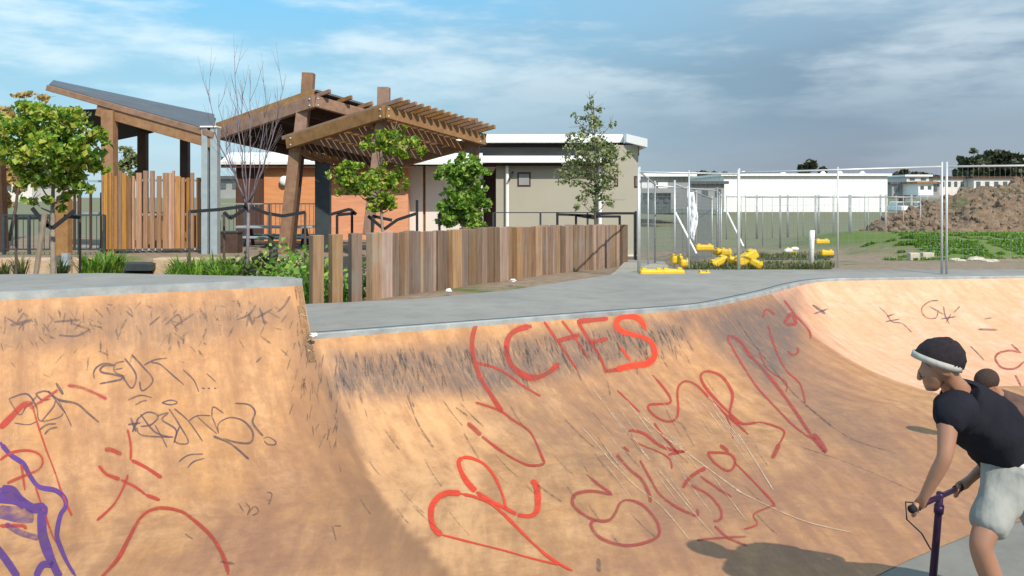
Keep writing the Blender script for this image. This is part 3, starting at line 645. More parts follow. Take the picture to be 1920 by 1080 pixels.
for i in range(60):
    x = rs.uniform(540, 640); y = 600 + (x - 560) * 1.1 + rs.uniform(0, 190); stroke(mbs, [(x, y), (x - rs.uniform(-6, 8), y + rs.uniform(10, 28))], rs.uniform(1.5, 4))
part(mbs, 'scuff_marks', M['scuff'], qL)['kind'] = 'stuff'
mbs = MB()
for p, w in [([(980, 230), (1070, 330), (1150, 430)], 2), ([(1150, 430), (1300, 580), (1440, 690), (1600, 880)], 2.6), ([(1340, 190), (1460, 300), (1600, 400), (1760, 520), (1900, 620)], 2.6), ([(1420, 480), (1600, 700), (1740, 860)], 2.2), ([(1325, 370), (1375, 430)], 4)]: stroke(mbs, c4(p), w)
stroke(mbs, [(1600, 1000), (1500, 975), (1380, 920)], 2.2); stroke(mbs, c5([(1030, 760), (1120, 900), (1230, 1080)]), 3)
for i in range(34):
    x = rs.uniform(1100, 1420); y = rs.uniform(720, 900); l = rs.uniform(30, 90); stroke(mbs, [(x, y), (x + l * .75, y + l)], rs.uniform(.8, 1.8), step=12)
part(mbs, 'scratch_marks', M['scratch'], qM)['kind'] = 'stuff'
# ------------------------------------------------------------ sleeper fence
sf = empty('sleeper_fence', G(600, 10.4, .85), 'low fence of upright weathered timber sleepers beside the grey deck', 'fence')
rs = random.Random(11)
a3 = Vector((-2.43, 10.35)); b3 = Vector((2.42, 18.65)); Lf = (b3 - a3).length; df = (b3 - a3).normalized(); s = 0; k = 0
while s < Lf:
    w = .15 if s < .9 else rs.choice([.2, .2, .22, .125, .15, .09, .07, .24]); c = a3 + df * (s + w / 2)
    z0 = lerp_t([(10, .82), (15, .76), (18.7, .67)], c.y) - .1; h = .96 + rs.uniform(-.015, .02); nrm2 = Vector((df.y, -df.x)); off = rs.uniform(-.06, .06)
    c = c + nrm2 * off; th = rs.uniform(.07, .14)
    rot = Matrix.Rotation(math.atan2(df.y, df.x) + rs.uniform(-.14, .14) + (0 if s > .9 else -.35), 3, 'Z')
    part(MB().box((c.x, c.y, z0 + h / 2), (w, th if s > .9 else .11, h), rot), 'sleeper', M['sleeper'], sf, bevel=.007)
    s += w + (.19 if s < .8 else rs.choice([.004, .006, .01, .03, .004])); k += 1
# soil strip and pale path behind the deck
mb = MB(); sp = []
for t in range(0, 25):
    x = -2.6 + t * .22; y = deck_back(x); sp.append((x, y))
mb = MB().add([(1.6, 14.25, .80), (2.9, 15.05, .80), (3.4, 19.3, .70), (2.6, 19.4, .70), (1.9, 15.6, .79)], [(0, 1, 2, 3, 4)])
o = mb.build('path', M['concrete_pale']); del o['_o']; tag(o, kind='structure')
# ------------------------------------------------------------ shelters
def tilted_roof(A, L_, R_, far, solid, name, label, nb, over):
    root = empty(name, (A.x, A.y, .9), label, 'shelter', 'timber shelters')
    up = Vector((0, 0, 1))
    # outer beams
    bw, bh = .14, .27
    part(MB().beam(A, L_, bw, bh), 'beam', M['timber'], root, bevel=.01)
    part(MB().beam(A, R_, bw, bh * .9), 'beam', M['timber'], root, bevel=.01)
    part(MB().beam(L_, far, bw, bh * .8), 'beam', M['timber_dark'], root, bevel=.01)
    part(MB().beam(R_, far, bw, bh * .8), 'beam', M['timber'], root, bevel=.01)
    n = (L_ - A).cross(R_ - A).normalized(); n = n if n.z > 0 else -n
    bd = (L_ - A); bl = bd.normalized()
    # rafters below the battens, running from A-L side to R-far side
    for i in range(1, 5):
        t = i / 5; p = A + (L_ - A) * t; q = R_ + (far - R_) * t
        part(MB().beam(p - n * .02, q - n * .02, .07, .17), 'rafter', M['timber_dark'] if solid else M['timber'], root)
    for i in range(nb):
        t = (i + .15) / nb; p = A + (R_ - A) * t - bl * over + n * .17; q = L_ + (far - L_) * t + bl * .22 + n * .17
        if solid: q = p + bl * (over + .9)
        part(MB().beam(p, q, .06 if solid else .062, .085), 'batten', M['timber'], root, bevel=.006)
    for p_, q_ in ((A, L_), (A, R_)):
        d_ = (q_ - p_).normalized()
        for t in (.04, .96):
            c = p_.lerp(q_, t)
            for dz in (-.07, .07): part(MB().ball(c + Vector((0, -bw * .62, dz)), .022, 8, 5), 'bolt', M['galv'], root)
    if solid:
        e = .12
        part(MB().slab([A + n * .27 - bl * .05, L_ + n * .27 + bl * .1, far + n * .27, R_ + n * .27], .045), 'roof_sheet', M['roofsheet'], root)
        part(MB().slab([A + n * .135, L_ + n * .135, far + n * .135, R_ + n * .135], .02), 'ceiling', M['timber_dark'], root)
        part(MB().beam(A + n * .2 - (R_ - A).normalized() * .04, L_ + n * .2 - (R_ - A).normalized() * .04, .06, .15, n), 'fascia_board', M['timber'], root)
    return root
A3 = P(722, 210, 17); L3 = P(540, 268, 18.5); R3 = P(908, 262, 18.5)
A2 = P(590, 190, 18.5); Lb = P(408, 252, 20); R2 = A2 + (R3 - A3) * 1.05
sh3 = tilted_roof(A3, L3, R3, L3 + R3 - A3, False, 'timber_pergola', 'slatted timber pergola with open battens, nearest of the timber shelters', 15, .42)
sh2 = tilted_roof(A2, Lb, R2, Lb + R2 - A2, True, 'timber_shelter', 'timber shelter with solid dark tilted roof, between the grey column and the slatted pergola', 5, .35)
def post(root, top, bot, w, mat=None, name='post', w2=None): part(MB().beam(bot, top, w, w2 or w, (0, 1, 0)), name, mat or M['timber'], root, bevel=.01)
post(sh3, P(720, 164, 17.4), P(719, 222, 17.4), .24, name='post')
post(sh3, P(556, 268, 18.6), G(533, 18.9, .9), .24)
post(sh3, P(716, 222, 17.4), P(690, 440, 17.6), .20)
post(sh3, P(886, 222, 18.7), P(886, 262, 18.7), .24); post(sh3, P(890, 262, 18.7), G(884, 18.8, .6), .22)
post(sh2, P(579, 137, 18.95), P(576, 186, 18.95), .25); post(sh2, P(570, 200, 18.8), P(562, 268, 18.8), .26)
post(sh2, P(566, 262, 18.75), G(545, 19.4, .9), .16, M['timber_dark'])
part(MB().beam(P(606, 276, 19.2), G(606, 19.2, .85), .33, .22, (0, 1, 0)), 'steel_column', M['steel_dark'], sh3, bevel=.015)
# second layer of slats at the lower left of the pergola
for i in range(8):
    t = i / 8; p = L3 + (L3 + R3 - A3 - L3) * (.12 + t * .75) + Vector((0, 0, -.16)); d_ = (R3 - A3).normalized()
    part(MB().beam(p - Vector((.1, .25, -.1)), p + Vector((.22, .25, -.12)), .07, .09), 'slat', M['timber'], sh3)
# left shelter
sh1 = empty('timber_shelter', G(300, 18.8, .9), 'timber shelter with long grey roof sloping down to a pale steel column', 'shelter', 'timber shelters')
a = P(92, 158, 19); b = P(404, 246, 18.4); c = P(402, 214, 21); d = P(100, 150, 21)
part(MB().slab([a, b, c, d], .05), 'roof_sheet', M['roofsheet'], sh1)
def beam_v(mb, p, q, h, w=.13, off=0): return mb.beam(p - Vector((0, 0, h / 2 + .02 + off)), q - Vector((0, 0, h / 2 + .02 + off)), w, h)
part(beam_v(MB(), a + (b - a) * .0, b, .13, .2), 'fascia_board', M['timber'], sh1, bevel=.01)
part(MB().beam(a + (b - a) * .30 - Vector((0, 0, .26)), b - Vector((0, 0, .26)) - (b - a) * .02, .13, .26), 'beam', M['timber'], sh1, bevel=.01)
part(MB().beam(c - Vector((0, 0, .2)), d - Vector((0, 0, .2)), .12, .22), 'beam', M['timber'], sh1)
part(MB().slab([P(122, 206, 20.5), P(196, 204, 19.2), P(288, 238, 20.5), P(214, 254, 22)], .14, (0, 0, 1)), 'lower_roof', M['darkgap'], sh1)
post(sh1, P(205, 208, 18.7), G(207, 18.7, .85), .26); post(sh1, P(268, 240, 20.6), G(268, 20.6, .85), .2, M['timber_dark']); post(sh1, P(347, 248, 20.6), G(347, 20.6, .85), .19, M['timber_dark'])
mb = MB(); cx = P(395, 240, 18.45); 
mb.box((cx.x - .10, 18.45, (cx.z + .88) / 2), (.13, .22, cx.z - .88)).box((cx.x + .10, 18.45, (cx.z + .88) / 2), (.15, .22, cx.z - .88)).box((cx.x, 18.5, (cx.z + .88) / 2), (.10, .03, cx.z - .9))
part(mb, 'steel_column', M['steel'], sh1, bevel=.006)
part(MB().box((cx.x, 18.45, cx.z + .02), (.36, .3, .03)), 'cap_plate', M['white'], sh1)
# post far left
lp = empty('timber_post', G(120, 16.6, .88), 'square timber post on a pale steel foot behind the leaning stakes', 'post')
part(MB().box((G(120, 16.6, 0).x, 16.6, 1.55), (.24, .2, 1.1)), 'shaft', M['timber'], lp, bevel=.01); part(MB().box((G(124, 16.55, 0).x, 16.55, .93), (.12, .12, .24)), 'steel_foot', M['steel'], lp)
# left edge sliver of roof and post
lr = empty('timber_shelter', G(-20, 19, .9), 'brown timber shelter edge cut by the left border of the photo, beside the leafy maple', 'shelter', 'timber shelters')
part(MB().slab([P(-160, 205, 19), P(14, 232, 19), P(14, 232, 22), P(-160, 205, 22)], .05), 'roof_sheet', M['roofsheet'], lr)
part(MB().beam(P(-160, 222, 19), P(14, 246, 19), .14, .28), 'beam', M['timber'], lr); part(MB().beam(P(-4, 250, 19.2), G(4, 19.2, .9), .2, .2, (0, 1, 0)), 'post', M['timber_dark'], lr)
# slatted screens
def screen(name, px0, px1, d0, d1, ytop, label, mat, seed, dens=.45, zb=.95):
    rs = random.Random(seed); root = empty(name, G(px0, d0, .9), label, 'screen'); x = px0; mb = MB()
    while x < px1:
        w = rs.choice([.05, .07, .09, .045, .11]); d = d0 + (d1 - d0) * (x - px0) / (px1 - px0); wp = w / d * F
        zt = P(x, ytop + rs.choice([-4, 0, 0, 2, 6, 9]), d).z; p = G(x + wp / 2, d + rs.uniform(-.04, .04), 0)
        part(MB().box((p.x, p.y, (zt + zb) / 2), (w, .045, zt - zb)), 'slat', mat, root)
        x += wp + rs.choice([1.5, 3, 4, 8, 11]) * dens
    for yy in (.98, 1.75, 2.5):
        part(MB().beam((G(px0, d0, 0).x, d0 + .07, yy), (G(px1, d1, 0).x, d1 + .07, yy), .035, .05), 'rail', M['steel'], root)
    return root
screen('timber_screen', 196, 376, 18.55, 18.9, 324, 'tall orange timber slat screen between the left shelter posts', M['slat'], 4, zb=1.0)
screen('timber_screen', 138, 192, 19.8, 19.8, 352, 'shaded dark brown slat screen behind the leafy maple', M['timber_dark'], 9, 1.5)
part_panel = part(MB().box((G(320, 20.3, 0).x, 20.3, 1.35), (1.2, .05, .85)), 'backboard', M['slat'], bpy.data.objects['timber_screen'])
# retaining walls
def retaining(px0, px1, d, name, label, seed):
    rs = random.Random(seed); mb = MB(); x = G(px0, d, 0).x; x1 = G(px1, d, 0).x
    while x < x1:
        w = rs.uniform(.5, 1.0); w = min(w, x1 - x + .01); mb.box((x + w / 2, d + rs.uniform(-.02, .02), .64), (w - .02, .4, .58 + rs.uniform(-.02, .02))); x += w
    return solo(mb, name, M['stone'], label, 'wall', bevel=.03)
retaining(-80, 170, 16.9, 'retaining_wall', 'low sandstone block wall under the leafy maple at left', 2)
retaining(292, 600, 16.9, 'retaining_wall', 'low sandstone block wall behind the green strappy plants', 5)
solo(MB().box((G(258, 16.7, 0).x, 16.7, .78), (.7, .5, .14)), 'drain_cover', M['steel_dark'], 'dark drain slab in the gap between the sandstone walls', 'drain', bevel=.01)
solo(MB().box((G(258, 15.6, 0).x, 15.6, .52), (.9, .8, .1)), 'concrete_step', M['concrete_pale'], 'pale concrete step in front of the dark drain slab', 'step', bevel=.02)
# ------------------------------------------------------------ amenities building
bd = empty('amenities_block', G(1050, 25, .2), 'low grey amenities building with white roof edge and orange board wall, behind the pergola', 'building')
def wallrect(px0, px1, y0, y1, d, t, mat, name, parent=bd, **k):
    a = P(px0, y1, d); b = P(px1, y0, d); return part(MB().box(((a.x + b.x) / 2, d + t / 2, (a.z + b.z) / 2), (b.x - a.x, t, b.z - a.z)), name, mat, parent, **k)
w_ = wallrect(930, 1196, 308, 496, 25, 3.9, M['render'], 'wall'); w_['label'] = 'grey rendered wall'
wallrect(904, 931, 308, 470, 26, .3, M['brownwall'], 'doorway')
w2_ = wallrect(765, 793, 306, 470, 25, 3, M['offwhite'], 'wall'); wallrect(798, 905, 306, 470, 25, .8, M['offwhite'], 'wall'); wallrect(791, 799, 306, 470, 25.08, .1, M['timber'], 'wall_joint')
wallrect(594, 765, 310, 480, 24.5, .4, M['orange'], 'wall', label='orange board wall'); wallrect(495, 594, 310, 480, 24, .3, M['orange'], 'wall', label='orange board wall')
wallrect(442, 496, 308, 480, 24.05, .25, M['brownwall'], 'wall', label='dark brown board wall')
wallrect(800, 1168, 272, 300, 26.2, 2.4, M['greyband'], 'clerestory_wall')
a = P(780, 305, 24.55); b = P(1150, 292, 24.55)
part(MB().box(((a.x + b.x) / 2, 24.75, (a.z + b.z) / 2), (b.x - a.x, .4, b.z - a.z)), 'gutter', M['white'], bd, bevel=.01)
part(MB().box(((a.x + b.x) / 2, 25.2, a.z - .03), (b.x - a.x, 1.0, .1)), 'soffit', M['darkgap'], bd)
zt = P(0, 252, 25.6).z; zb_ = P(0, 268, 25.6).z; xl = P(900, 0, 25.6).x; xr = P(1168, 0, 25.6).x
mb = MB().box(((xl + xr) / 2 - 1.4, 27.4, (zt + zb_) / 2), (xr - xl + 2.8, 3.7, zt - zb_)); part(mb, 'roof', M['white'], bd, bevel=.02)
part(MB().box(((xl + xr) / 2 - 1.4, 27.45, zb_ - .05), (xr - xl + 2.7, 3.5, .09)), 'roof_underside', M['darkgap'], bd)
# folded roof end at the right
e0 = P(1168, 254, 25.6); e1 = P(1210, 262, 25.0)
mb = MB().slab([Vector((e0.x + .01, 24.9, e0.z)), Vector((e1.x, 24.6, e1.z)), Vector((e1.x + .05, 28.6, e1.z)), Vector((e0.x + .01, 29.2, e0.z))], .24, (0, 0, 1)); _ = MB().add([Vector((e0.x, 25.5, e0.z)), Vector((e1.x, 24.9, e1.z)), Vector((e1.x + .05, 28.6, e1.z)), Vector((e0.x, 29.2, e0.z))] + [Vector((e0.x, 25.5, e0.z - .26)), Vector((e1.x, 24.9, e1.z - .24)), Vector((e1.x + .05, 28.6, e1.z - .24)), Vector((e0.x, 29.2, e0.z - .26))],
   [(0, 1, 2, 3), (7, 6, 5, 4), (0, 4, 5, 1), (1, 5, 6, 2), (2, 6, 7, 3), (3, 7, 4, 0)])
part(mb, 'roof', M['white'], bd); 
part(MB().box(((P(1166, 0, 25).x + P(1200, 0, 25).x) / 2, 26.8, P(0, 282, 25).z), (.5, 3.5, .3)), 'eave_board', M['brownwall'], bd)
wallrect(1150, 1197, 272, 310, 25.02, .4, M['render'], 'wall')
def window(px0, px1, y0, y1, d=24.99):
    f = wallrect(px0, px1, y0, y1, d, .03, M['timber_dark'], 'window'); a = P(px0 + 3, y1 - 3, d); b = P(px1 - 3, y0 + 3, d)
    part(MB().box(((a.x + b.x) / 2, d - .012, (a.z + b.z) / 2), (max(b.x - a.x, .02), .02, b.z - a.z)), 'pane', M['greyband'], f)
window(970, 995, 323, 350); window(1151, 1159, 326, 350); window(1189, 1196, 330, 352)
for px in (951, 1125):
    p = P(px, 0, 24.9); part(MB().tube([(p.x, 24.9, P(0, 304, 24.9).z), (p.x, 24.9, .3)], .05, 8), 'downpipe', M['white'], bd)
p = P(533, 339, 23.9); part(MB().ball(p, .14, 14, 10, (1, .5, 1)), 'wall_lamp', M['white'], bd, smooth=True)
p = P(962, 322, 24.9); part(MB().beam(p, p + Vector((-.12, -.15, -.25)), .04, .05), 'bracket', M['steel_dark'], bd)
# left wing roof
part(MB().slab([P(414, 308, 23.75), P(780, 308, 23.75), P(780, 294, 26), P(414, 294, 26)], .1), 'roof_underside', M['brownwall'], bd)
part(MB().slab([P(412, 303, 23.7), P(905, 303, 23.7), P(905, 284, 26.3), P(430, 286, 26.3)], .08), 'roof', M['white'], bd)
wallrect(1160, 1196, 478, 494, 24.9, .1, M['offwhite'], 'plinth')
# picnic table, bin
pt = empty('picnic_table', G(520, 21.6, .9), 'grey picnic table with benches in front of the orange wall', 'picnic table')
X = G(520, 21.6, 0).x
part(MB().box((X, 21.6, 1.38), (1.9, .7, .06)), 'tabletop', M['steel'], pt, bevel=.01)
for dy in (-.62, .62): part(MB().box((X, 21.6 + dy, 1.14), (1.9, .28, .05)), 'bench', M['steel'], pt, bevel=.01)
for sx in (-.7, .7):
    part(MB().box((X + sx, 21.6, 1.12), (.08, 1.3, .06)).beam((X + sx, 21.3, .9), (X + sx, 21.5, 1.36), .07, .07, (1, 0, 0)).beam((X + sx, 21.9, .9), (X + sx, 21.7, 1.36), .07, .07, (1, 0, 0)), 'leg', M['steel_dark'], pt)
bn = empty('litter_bin', G(433, 18.9, .9), 'brown box bin right of the pale steel column', 'bin')
X = G(434, 18.9, 0).x; part(MB().box((X, 18.9, 1.12), (.38, .38, .46)), 'body', M['timber_dark'], bn, bevel=.01); part(MB().box((X, 18.9, 1.365), (.42, .42, .03)), 'lid', M['steel_dark'], bn)
# thin pool fences
def rail_fence(px0, px1, d, zt, zb, label, nb, mat=M['steel_dark'], cap=.03, bars=True):
    root = empty('rail_fence', G(px0, d, zb), label, 'fence'); x0, x1 = G(px0, d, 0).x, G(px1, d, 0).x
    part(MB().box(((x0 + x1) / 2, d, zt), (x1 - x0, cap, cap)), 'top_rail', mat, root); part(MB().box(((x0 + x1) / 2, d, zb + .12), (x1 - x0, cap, cap)), 'bottom_rail', mat, root)
    for i in range(nb + 1):
        x = x0 + (x1 - x0) * i / nb; part(MB().box((x, d, (zt + zb) / 2), (.05, .05, zt - zb)), 'post', mat, root)
    mb = MB(); n = int((x1 - x0) / .11)
    for i in range(n): mb.box((x0 + (x1 - x0) * (i + .5) / n, d, (zt + zb) / 2 + .05), (.012, .012, zt - zb - .14))
    if bars: part(mb, 'balusters', mat, root)
rail_fence(-40, 196, 18.2, 1.75, .9, 'thin dark bar fence behind the leafy maple', 5)
rail_fence(410, 600, 22.6, 1.95, .9, 'thin grey bar fence behind the picnic table', 4, M['steel'], .03)
rail_fence(925, 1190, 22.5, 1.72, .4, 'thin dark bar fence across the grey rendered wall', 3, M['steel_dark'], .025, False)
# ------------------------------------------------------------ trees
def leaf(mb, c, s, rs, flat=0):
    a = Vector((rs.gauss(0, 1), rs.gauss(0, 1), rs.gauss(0, 1) * (1 - flat))).normalized(); b = a.cross(Vector((rs.gauss(0, 1), rs.gauss(0, 1), rs.gauss(0, 1)))).normalized()
    n = a.cross(b) * s * .18; w = s * rs.uniform(.32, .5)
    mb.add([c - a * s * .5, c + b * w + n, c + a * s * .55, c - b * w + n], [(0, 1, 2, 3)])
def tree(label, base, crown, mat, ls, nleaf, trunk_r, bark, seed, group='trees', name='tree', lean=(0, 0), twig=True):
    """crown: list of (px,py,d,rx,rz,ry) clumps"""
    rs = random.Random(seed); root = empty(name, base, label, 'tree', group)
    cs = [(P(x, y, d), rx, rz, ry) for x, y, d, rx, rz, ry in crown]
    top = max(c[0].z for c in cs); cx = sum(c[0].x for c in cs) / len(cs); cy = sum(c[0].y for c in cs) / len(cs)
    mb = MB(); base = Vector(base); low = min(c[0].z - c[2] for c in cs)
    t1 = Vector((base.x + (cx - base.x) * .5 + lean[0], base.y, max(low, base.z + .4))); tt = Vector((cx, cy, top))
    mb.tube([base - Vector((0, 0, .1)), base.lerp(t1, .5) + Vector((.01, 0, 0)), t1, t1.lerp(tt, .5) + Vector((.03, 0, 0)), tt], [trunk_r, trunk_r * .85, trunk_r * .7, trunk_r * .4, .006], 8)
    for c, rx, rz, ry in cs:
        s0 = t1.lerp(tt, max(0, min(.8, (c.z - .35 - t1.z) / max(.1, tt.z - t1.z))))
        mb.tube([s0, s0.lerp(c, .5) + Vector((0, 0, -.03)), c], [trunk_r * .35, trunk_r * .25, .006], 6)
        for k in range(5): mb.tube([c, c + Vector((rs.gauss(0, rx * .5), rs.gauss(0, ry * .5), rs.gauss(.05, rz * .5)))], [.008, .003], 4)
    part(mb, 'trunk', bark, root, smooth=True)
    mb = MB(); vol = [rx * rz * ry for _, rx, rz, ry in cs]; tot = sum(vol)
    for (c, rx, rz, ry), v in zip(cs, vol):
        n = int(nleaf * v / tot); sub = [(Vector((rs.gauss(0, .5), rs.gauss(0, .5), rs.gauss(0, .5)))) for _ in range(max(3, n // 28))]
        for i in range(n):
            q = rs.choice(sub) + Vector((rs.gauss(0, .16), rs.gauss(0, .16), rs.gauss(0, .16)))
            if q.length > 1.25: q *= 1.1 / q.length
            leaf(mb, c + Vector((q.x * rx, q.y * ry, q.z * rz)), ls * rs.uniform(.6, 1.25), rs)
    part(mb, 'crown', mat, root); return root
tree('leafy young maple with yellow green leaves at the left edge, between leaning stakes', G(98, 12.5, .5), [(60, 240, 12.5, .45, .3, .45), (125, 235, 12.4, .4, .3, .4), (95, 215, 12.6, .35, .22, .4), (40, 275, 12.4, .4, .28, .4), (110, 290, 12.3, .5, .33, .5), (165, 265, 12.4, .28, .26, .35), (165, 310, 12.5, .25, .25, .3), (70, 335, 12.4, .32, .26, .35), (125, 345, 12.4, .3, .25, .3), (15, 270, 12.5, .22, .2, .3), (105, 380, 12.4, .22, .15, .25), (60, 375, 12.4, .12, .12, .2)],
     M['leaf_maple'], .10, 4600, .045, M['bark_pale'], 21)
tree('small round-crowned tree with green leaves in front of the slatted pergola', G(722, 15.2, .7), [(735, 265, 15.2, .38, .2, .35), (765, 275, 15.2, .3, .17, .3), (705, 275, 15.2, .25, .14, .3), (740, 248, 15.2, .2, .14, .2), (660, 330, 15.2, .36, .22, .35), (700, 345, 15.1, .35, .26, .35), (735, 335, 15.3, .25, .26, .3), (660, 355, 15.2, .25, .18, .25), (715, 375, 15.2, .28, .18, .3), (735, 385, 15.2, .15, .15, .2), (640, 335, 15.2, .15, .15, .2)],
     M['leaf_maple'], .09, 3300, .035, M['bark_pale'], 22)
tree('dense low bushy tree in front of the dark doorway', G(868, 16.5, .7), [(868, 315, 16.5, .4, .25, .35), (845, 325, 16.5, .3, .2, .3), (890, 335, 16.5, .3, .25, .3), (865, 360, 16.5, .42, .28, .4), (850, 395, 16.5, .38, .25, .35), (885, 395, 16.4, .35, .28, .35), (868, 410, 16.5, .45, .16, .35), (862, 300, 16.5, .15, .12, .2)],
     M['leaf_green'], .11, 3200, .04, M['bark_pale'], 23)
tree('tall slender tree with sparse grey green leaves before the grey rendered wall', G(1118, 19.6, .6), [(1106, 186, 19.6, .1, .2, .1), (1112, 205, 19.6, .22, .25, .2), (1108, 235, 19.6, .36, .3, .35), (1100, 270, 19.6, .5, .3, .45), (1130, 285, 19.6, .5, .32, .45), (1095, 310, 19.6, .5, .3, .45), (1070, 335, 19.6, .4, .22, .4), (1130, 325, 19.6, .45, .3, .45), (1155, 280, 19.6, .3, .3, .3), (1115, 355, 19.6, .5, .28, .4), (1140, 375, 19.6, .3, .2, .3), (1095, 385, 19.6, .25, .2, .3), (1050, 320, 19.6, .25, .1, .2), (1145, 235, 19.6, .12, .2, .2), (1080, 225, 19.6, .12, .15, .2), (1175, 290, 19.6, .2, .15, .2)],
     M['leaf_grey'], .075, 3300, .035, M['bark'], 24)
# bare tree
def bare(base, fork, tips, seed, label, r0, mat):
    rs = random.Random(seed); root = empty('bare_tree', base, label, 'tree', 'trees'); mb = MB(); base = Vector(base)
    mb.tube([base - Vector((0, 0, .1)), base.lerp(fork, .5) + Vector((.012, 0, 0)), fork], [r0, r0 * .85, r0 * .75], 7)
    for px, py, dd in tips:
        tip = P(px, py, base.y + dd); st_ = fork + Vector((0, 0, rs.uniform(-.25, .1))); pts = [st_]
        for k in range(1, 9):
            t = k / 8; q = st_.lerp(tip, t); bow = math.sin(math.pi * t) * .16; q += Vector(((tip.x - st_.x) * bow, (tip.y - st_.y) * bow, 0)) + Vector((rs.gauss(0, .015), rs.gauss(0, .015), 0)); pts.append(q)
        mb.tube(pts, [r0 * .34 * (1 - k / 9) + .002 for k in range(9)], 6)
        for k in range(2, 8):
            for m_ in range(rs.choice([1, 2])):
                p = pts[k]; d_ = (pts[k + 1] - p).normalized(); a = rs.uniform(0, 6.28); d_ = (d_ + Vector((math.cos(a), math.sin(a), .1)) * rs.uniform(.3, .6)).normalized(); l = rs.uniform(.25, .7)
                q1 = p + d_ * l * .5; q2 = p + (d_ + Vector((0, 0, .25))) * l
                mb.tube([p, q1, q2], [.004, .003, .0015], 4)
                b_ = q1 + (d_ + Vector((rs.gauss(0, .4), rs.gauss(0, .4), .3))) * l * .4; mb.tube([q1, b_], [.0028, .0012], 4)
    part(mb, 'branches', mat, root, smooth=True)
bare(G(460, 14.2, .55), P(466, 380, 14.2), [(385, 150, -.4), (410, 175, .5), (440, 105, .1), (452, 150, -.5), (470, 130, .4), (500, 160, -.2), (535, 140, .3), (425, 230, .3), (515, 215, -.5)], 5, 'leafless young tree with thin upright twigs between the left shelter and the pergola', .034, M['bark_grey'])
tree('yellowing far tree rising over the maple at the left edge', G(10, 24, .5), [(45, 178, 24, .5, .13, .5), (85, 185, 24, .3, .08, .3), (10, 225, 24, .4, .35, .4), (15, 330, 24, .6, .45, .5), (135, 212, 24, .5, .12, .4), (5, 370, 24, .4, .3, .4)], M['leaf_yellow'], .17, 900, .06, M['bark'], 25)
tree('olive tree glimpsed between the left shelter posts', G(242, 28, .5), [(240, 285, 28, .35, .3, .3), (232, 305, 28, .35, .25, .3), (252, 300, 28, .3, .3, .3), (245, 320, 28, .5, .3, .4)], M['leaf_grey'], .16, 700, .06, M['bark'], 26)
# stake frames
def stakes(label, pxs, d, ytop, z0, ties, mat=M['strap'], r=.03, lean=None):
    root = empty('tree_stakes', G(pxs[0], d, z0), label, 'tree stakes', 'stakes tied round young trees')
    for i, px in enumerate(pxs):
        dd = d + (.35 if i % 2 else -.2); top = P(px, ytop[i], dd); bx = (px if not lean else px + lean[i])
        part(MB().tube([G(bx, dd, z0 - .1), top], r, 8), 'stake', mat, root)
    for t in ties:
        pts = [P(x, y, d) for x, y in t]; mb = MB()
        for p_, q_ in zip(pts, pts[1:]): mb.beam(p_, q_, .02, .055)
        part(mb, 'strap', M['strap'], root)
stakes('four black stakes with black straps round the tall slender tree', [1045, 1080, 1162, 1192], 19.6, [398, 402, 404, 396], .6, [[(1045, 402), (1110, 404), (1120, 408)], [(1192, 400), (1150, 400), (1115, 402)], [(1080, 404), (1118, 410)], [(1162, 406), (1118, 406)]], r=.028)
stakes('dark stakes with sagging black straps round the leafless tree', [355, 420, 507, 572], 14.2, [395, 398, 400, 397], .45, [[(355, 397), (410, 393), (465, 386), (500, 400), (530, 405), (572, 398)], [(420, 398), (432, 410), (462, 390)]], M['stake'], .022)
stakes('dark stakes with twisted black straps round the small tree before the pergola', [632, 660, 698, 782], 15.2, [403, 400, 405, 375], .7, [[(620, 402), (656, 392), (668, 402)], [(632, 403), (665, 400)], [(690, 405), (720, 430), (745, 412), (782, 400)], [(698, 405), (735, 413)]], M['strap'], .024)
stakes('two leaning brown stakes with black straps under the leafy maple', [84, 96], 12.3, [400, 405], .45, [[(60, 390), (84, 420), (98, 428), (140, 395)], [(84, 410), (90, 425)]], M['stake_pale'], .038, [-30, 10])
stakes('black stake beside the dense bushy tree', [824], 16.5, [400], .7, [[(824, 402), (840, 404), (866, 412)]], M['strap'], .024)
stakes('thin dark stakes carrying a long strap beside the slat screen', [30, 150], 13.5, [402, 408], .45, [[(120, 405), (150, 408)]], M['stake'], .02)
# ------------------------------------------------------------ planting
def tuft(c, h, n, rs, mb, spread=.5, w=.018):
    for i in range(n):
        a = rs.uniform(0, 6.28); l = h * rs.uniform(.6, 1.1); s_ = rs.uniform(.1, spread); q = Vector((math.cos(a), math.sin(a), 0)); r_ = Vector((-q.y, q.x, 0)) * w
        p0 = c + q * rs.uniform(0, .06); p1 = p0 + q * s_ * l * .5 + Vector((0, 0, l * .7)); p2 = p0 + q * s_ * l * 1.2 + Vector((0, 0, l * (1.0 - s_ * .35)))
        mb.add([p0 - r_, p0 + r_, p1 + r_ * .8, p1 - r_ * .8, p2], [(0, 1, 2, 3), (3, 2, 4)])
rs = random.Random(31)
ORD = 'first second third fourth fifth sixth seventh eighth ninth tenth eleventh twelfth thirteenth fourteenth fifteenth sixteenth seventeenth eighteenth nineteenth twentieth twenty-first twenty-second twenty-third twenty-fourth twenty-fifth'.split()
plants = [(px, rs.uniform(13.6, 15.8), .6, rs.uniform(.46, .66)) for px in range(325, 475, 11)] + [(px, rs.uniform(12.5, 15), .58, rs.uniform(.42, .58)) for px in range(475, 590, 14)]
plants += [(px, rs.uniform(14.5, 15.8), .6, .62) for px in (165, 178, 192, 207, 220)]
for i, (px, d, z, h) in enumerate(plants):
    mb = MB(); tuft(G(px, d, z), h, 60, rs, mb, .75)
    where = 'in the row before the sandstone wall' if px > 300 else 'beside the concrete step'
    o = solo(mb, 'strappy_plant', M['grass'], 'clump of green strappy leaves, ' + ORD[i if px > 300 else i - len(plants) + 5] + ' from the left ' + where, 'plant', 'strappy plants ' + where)
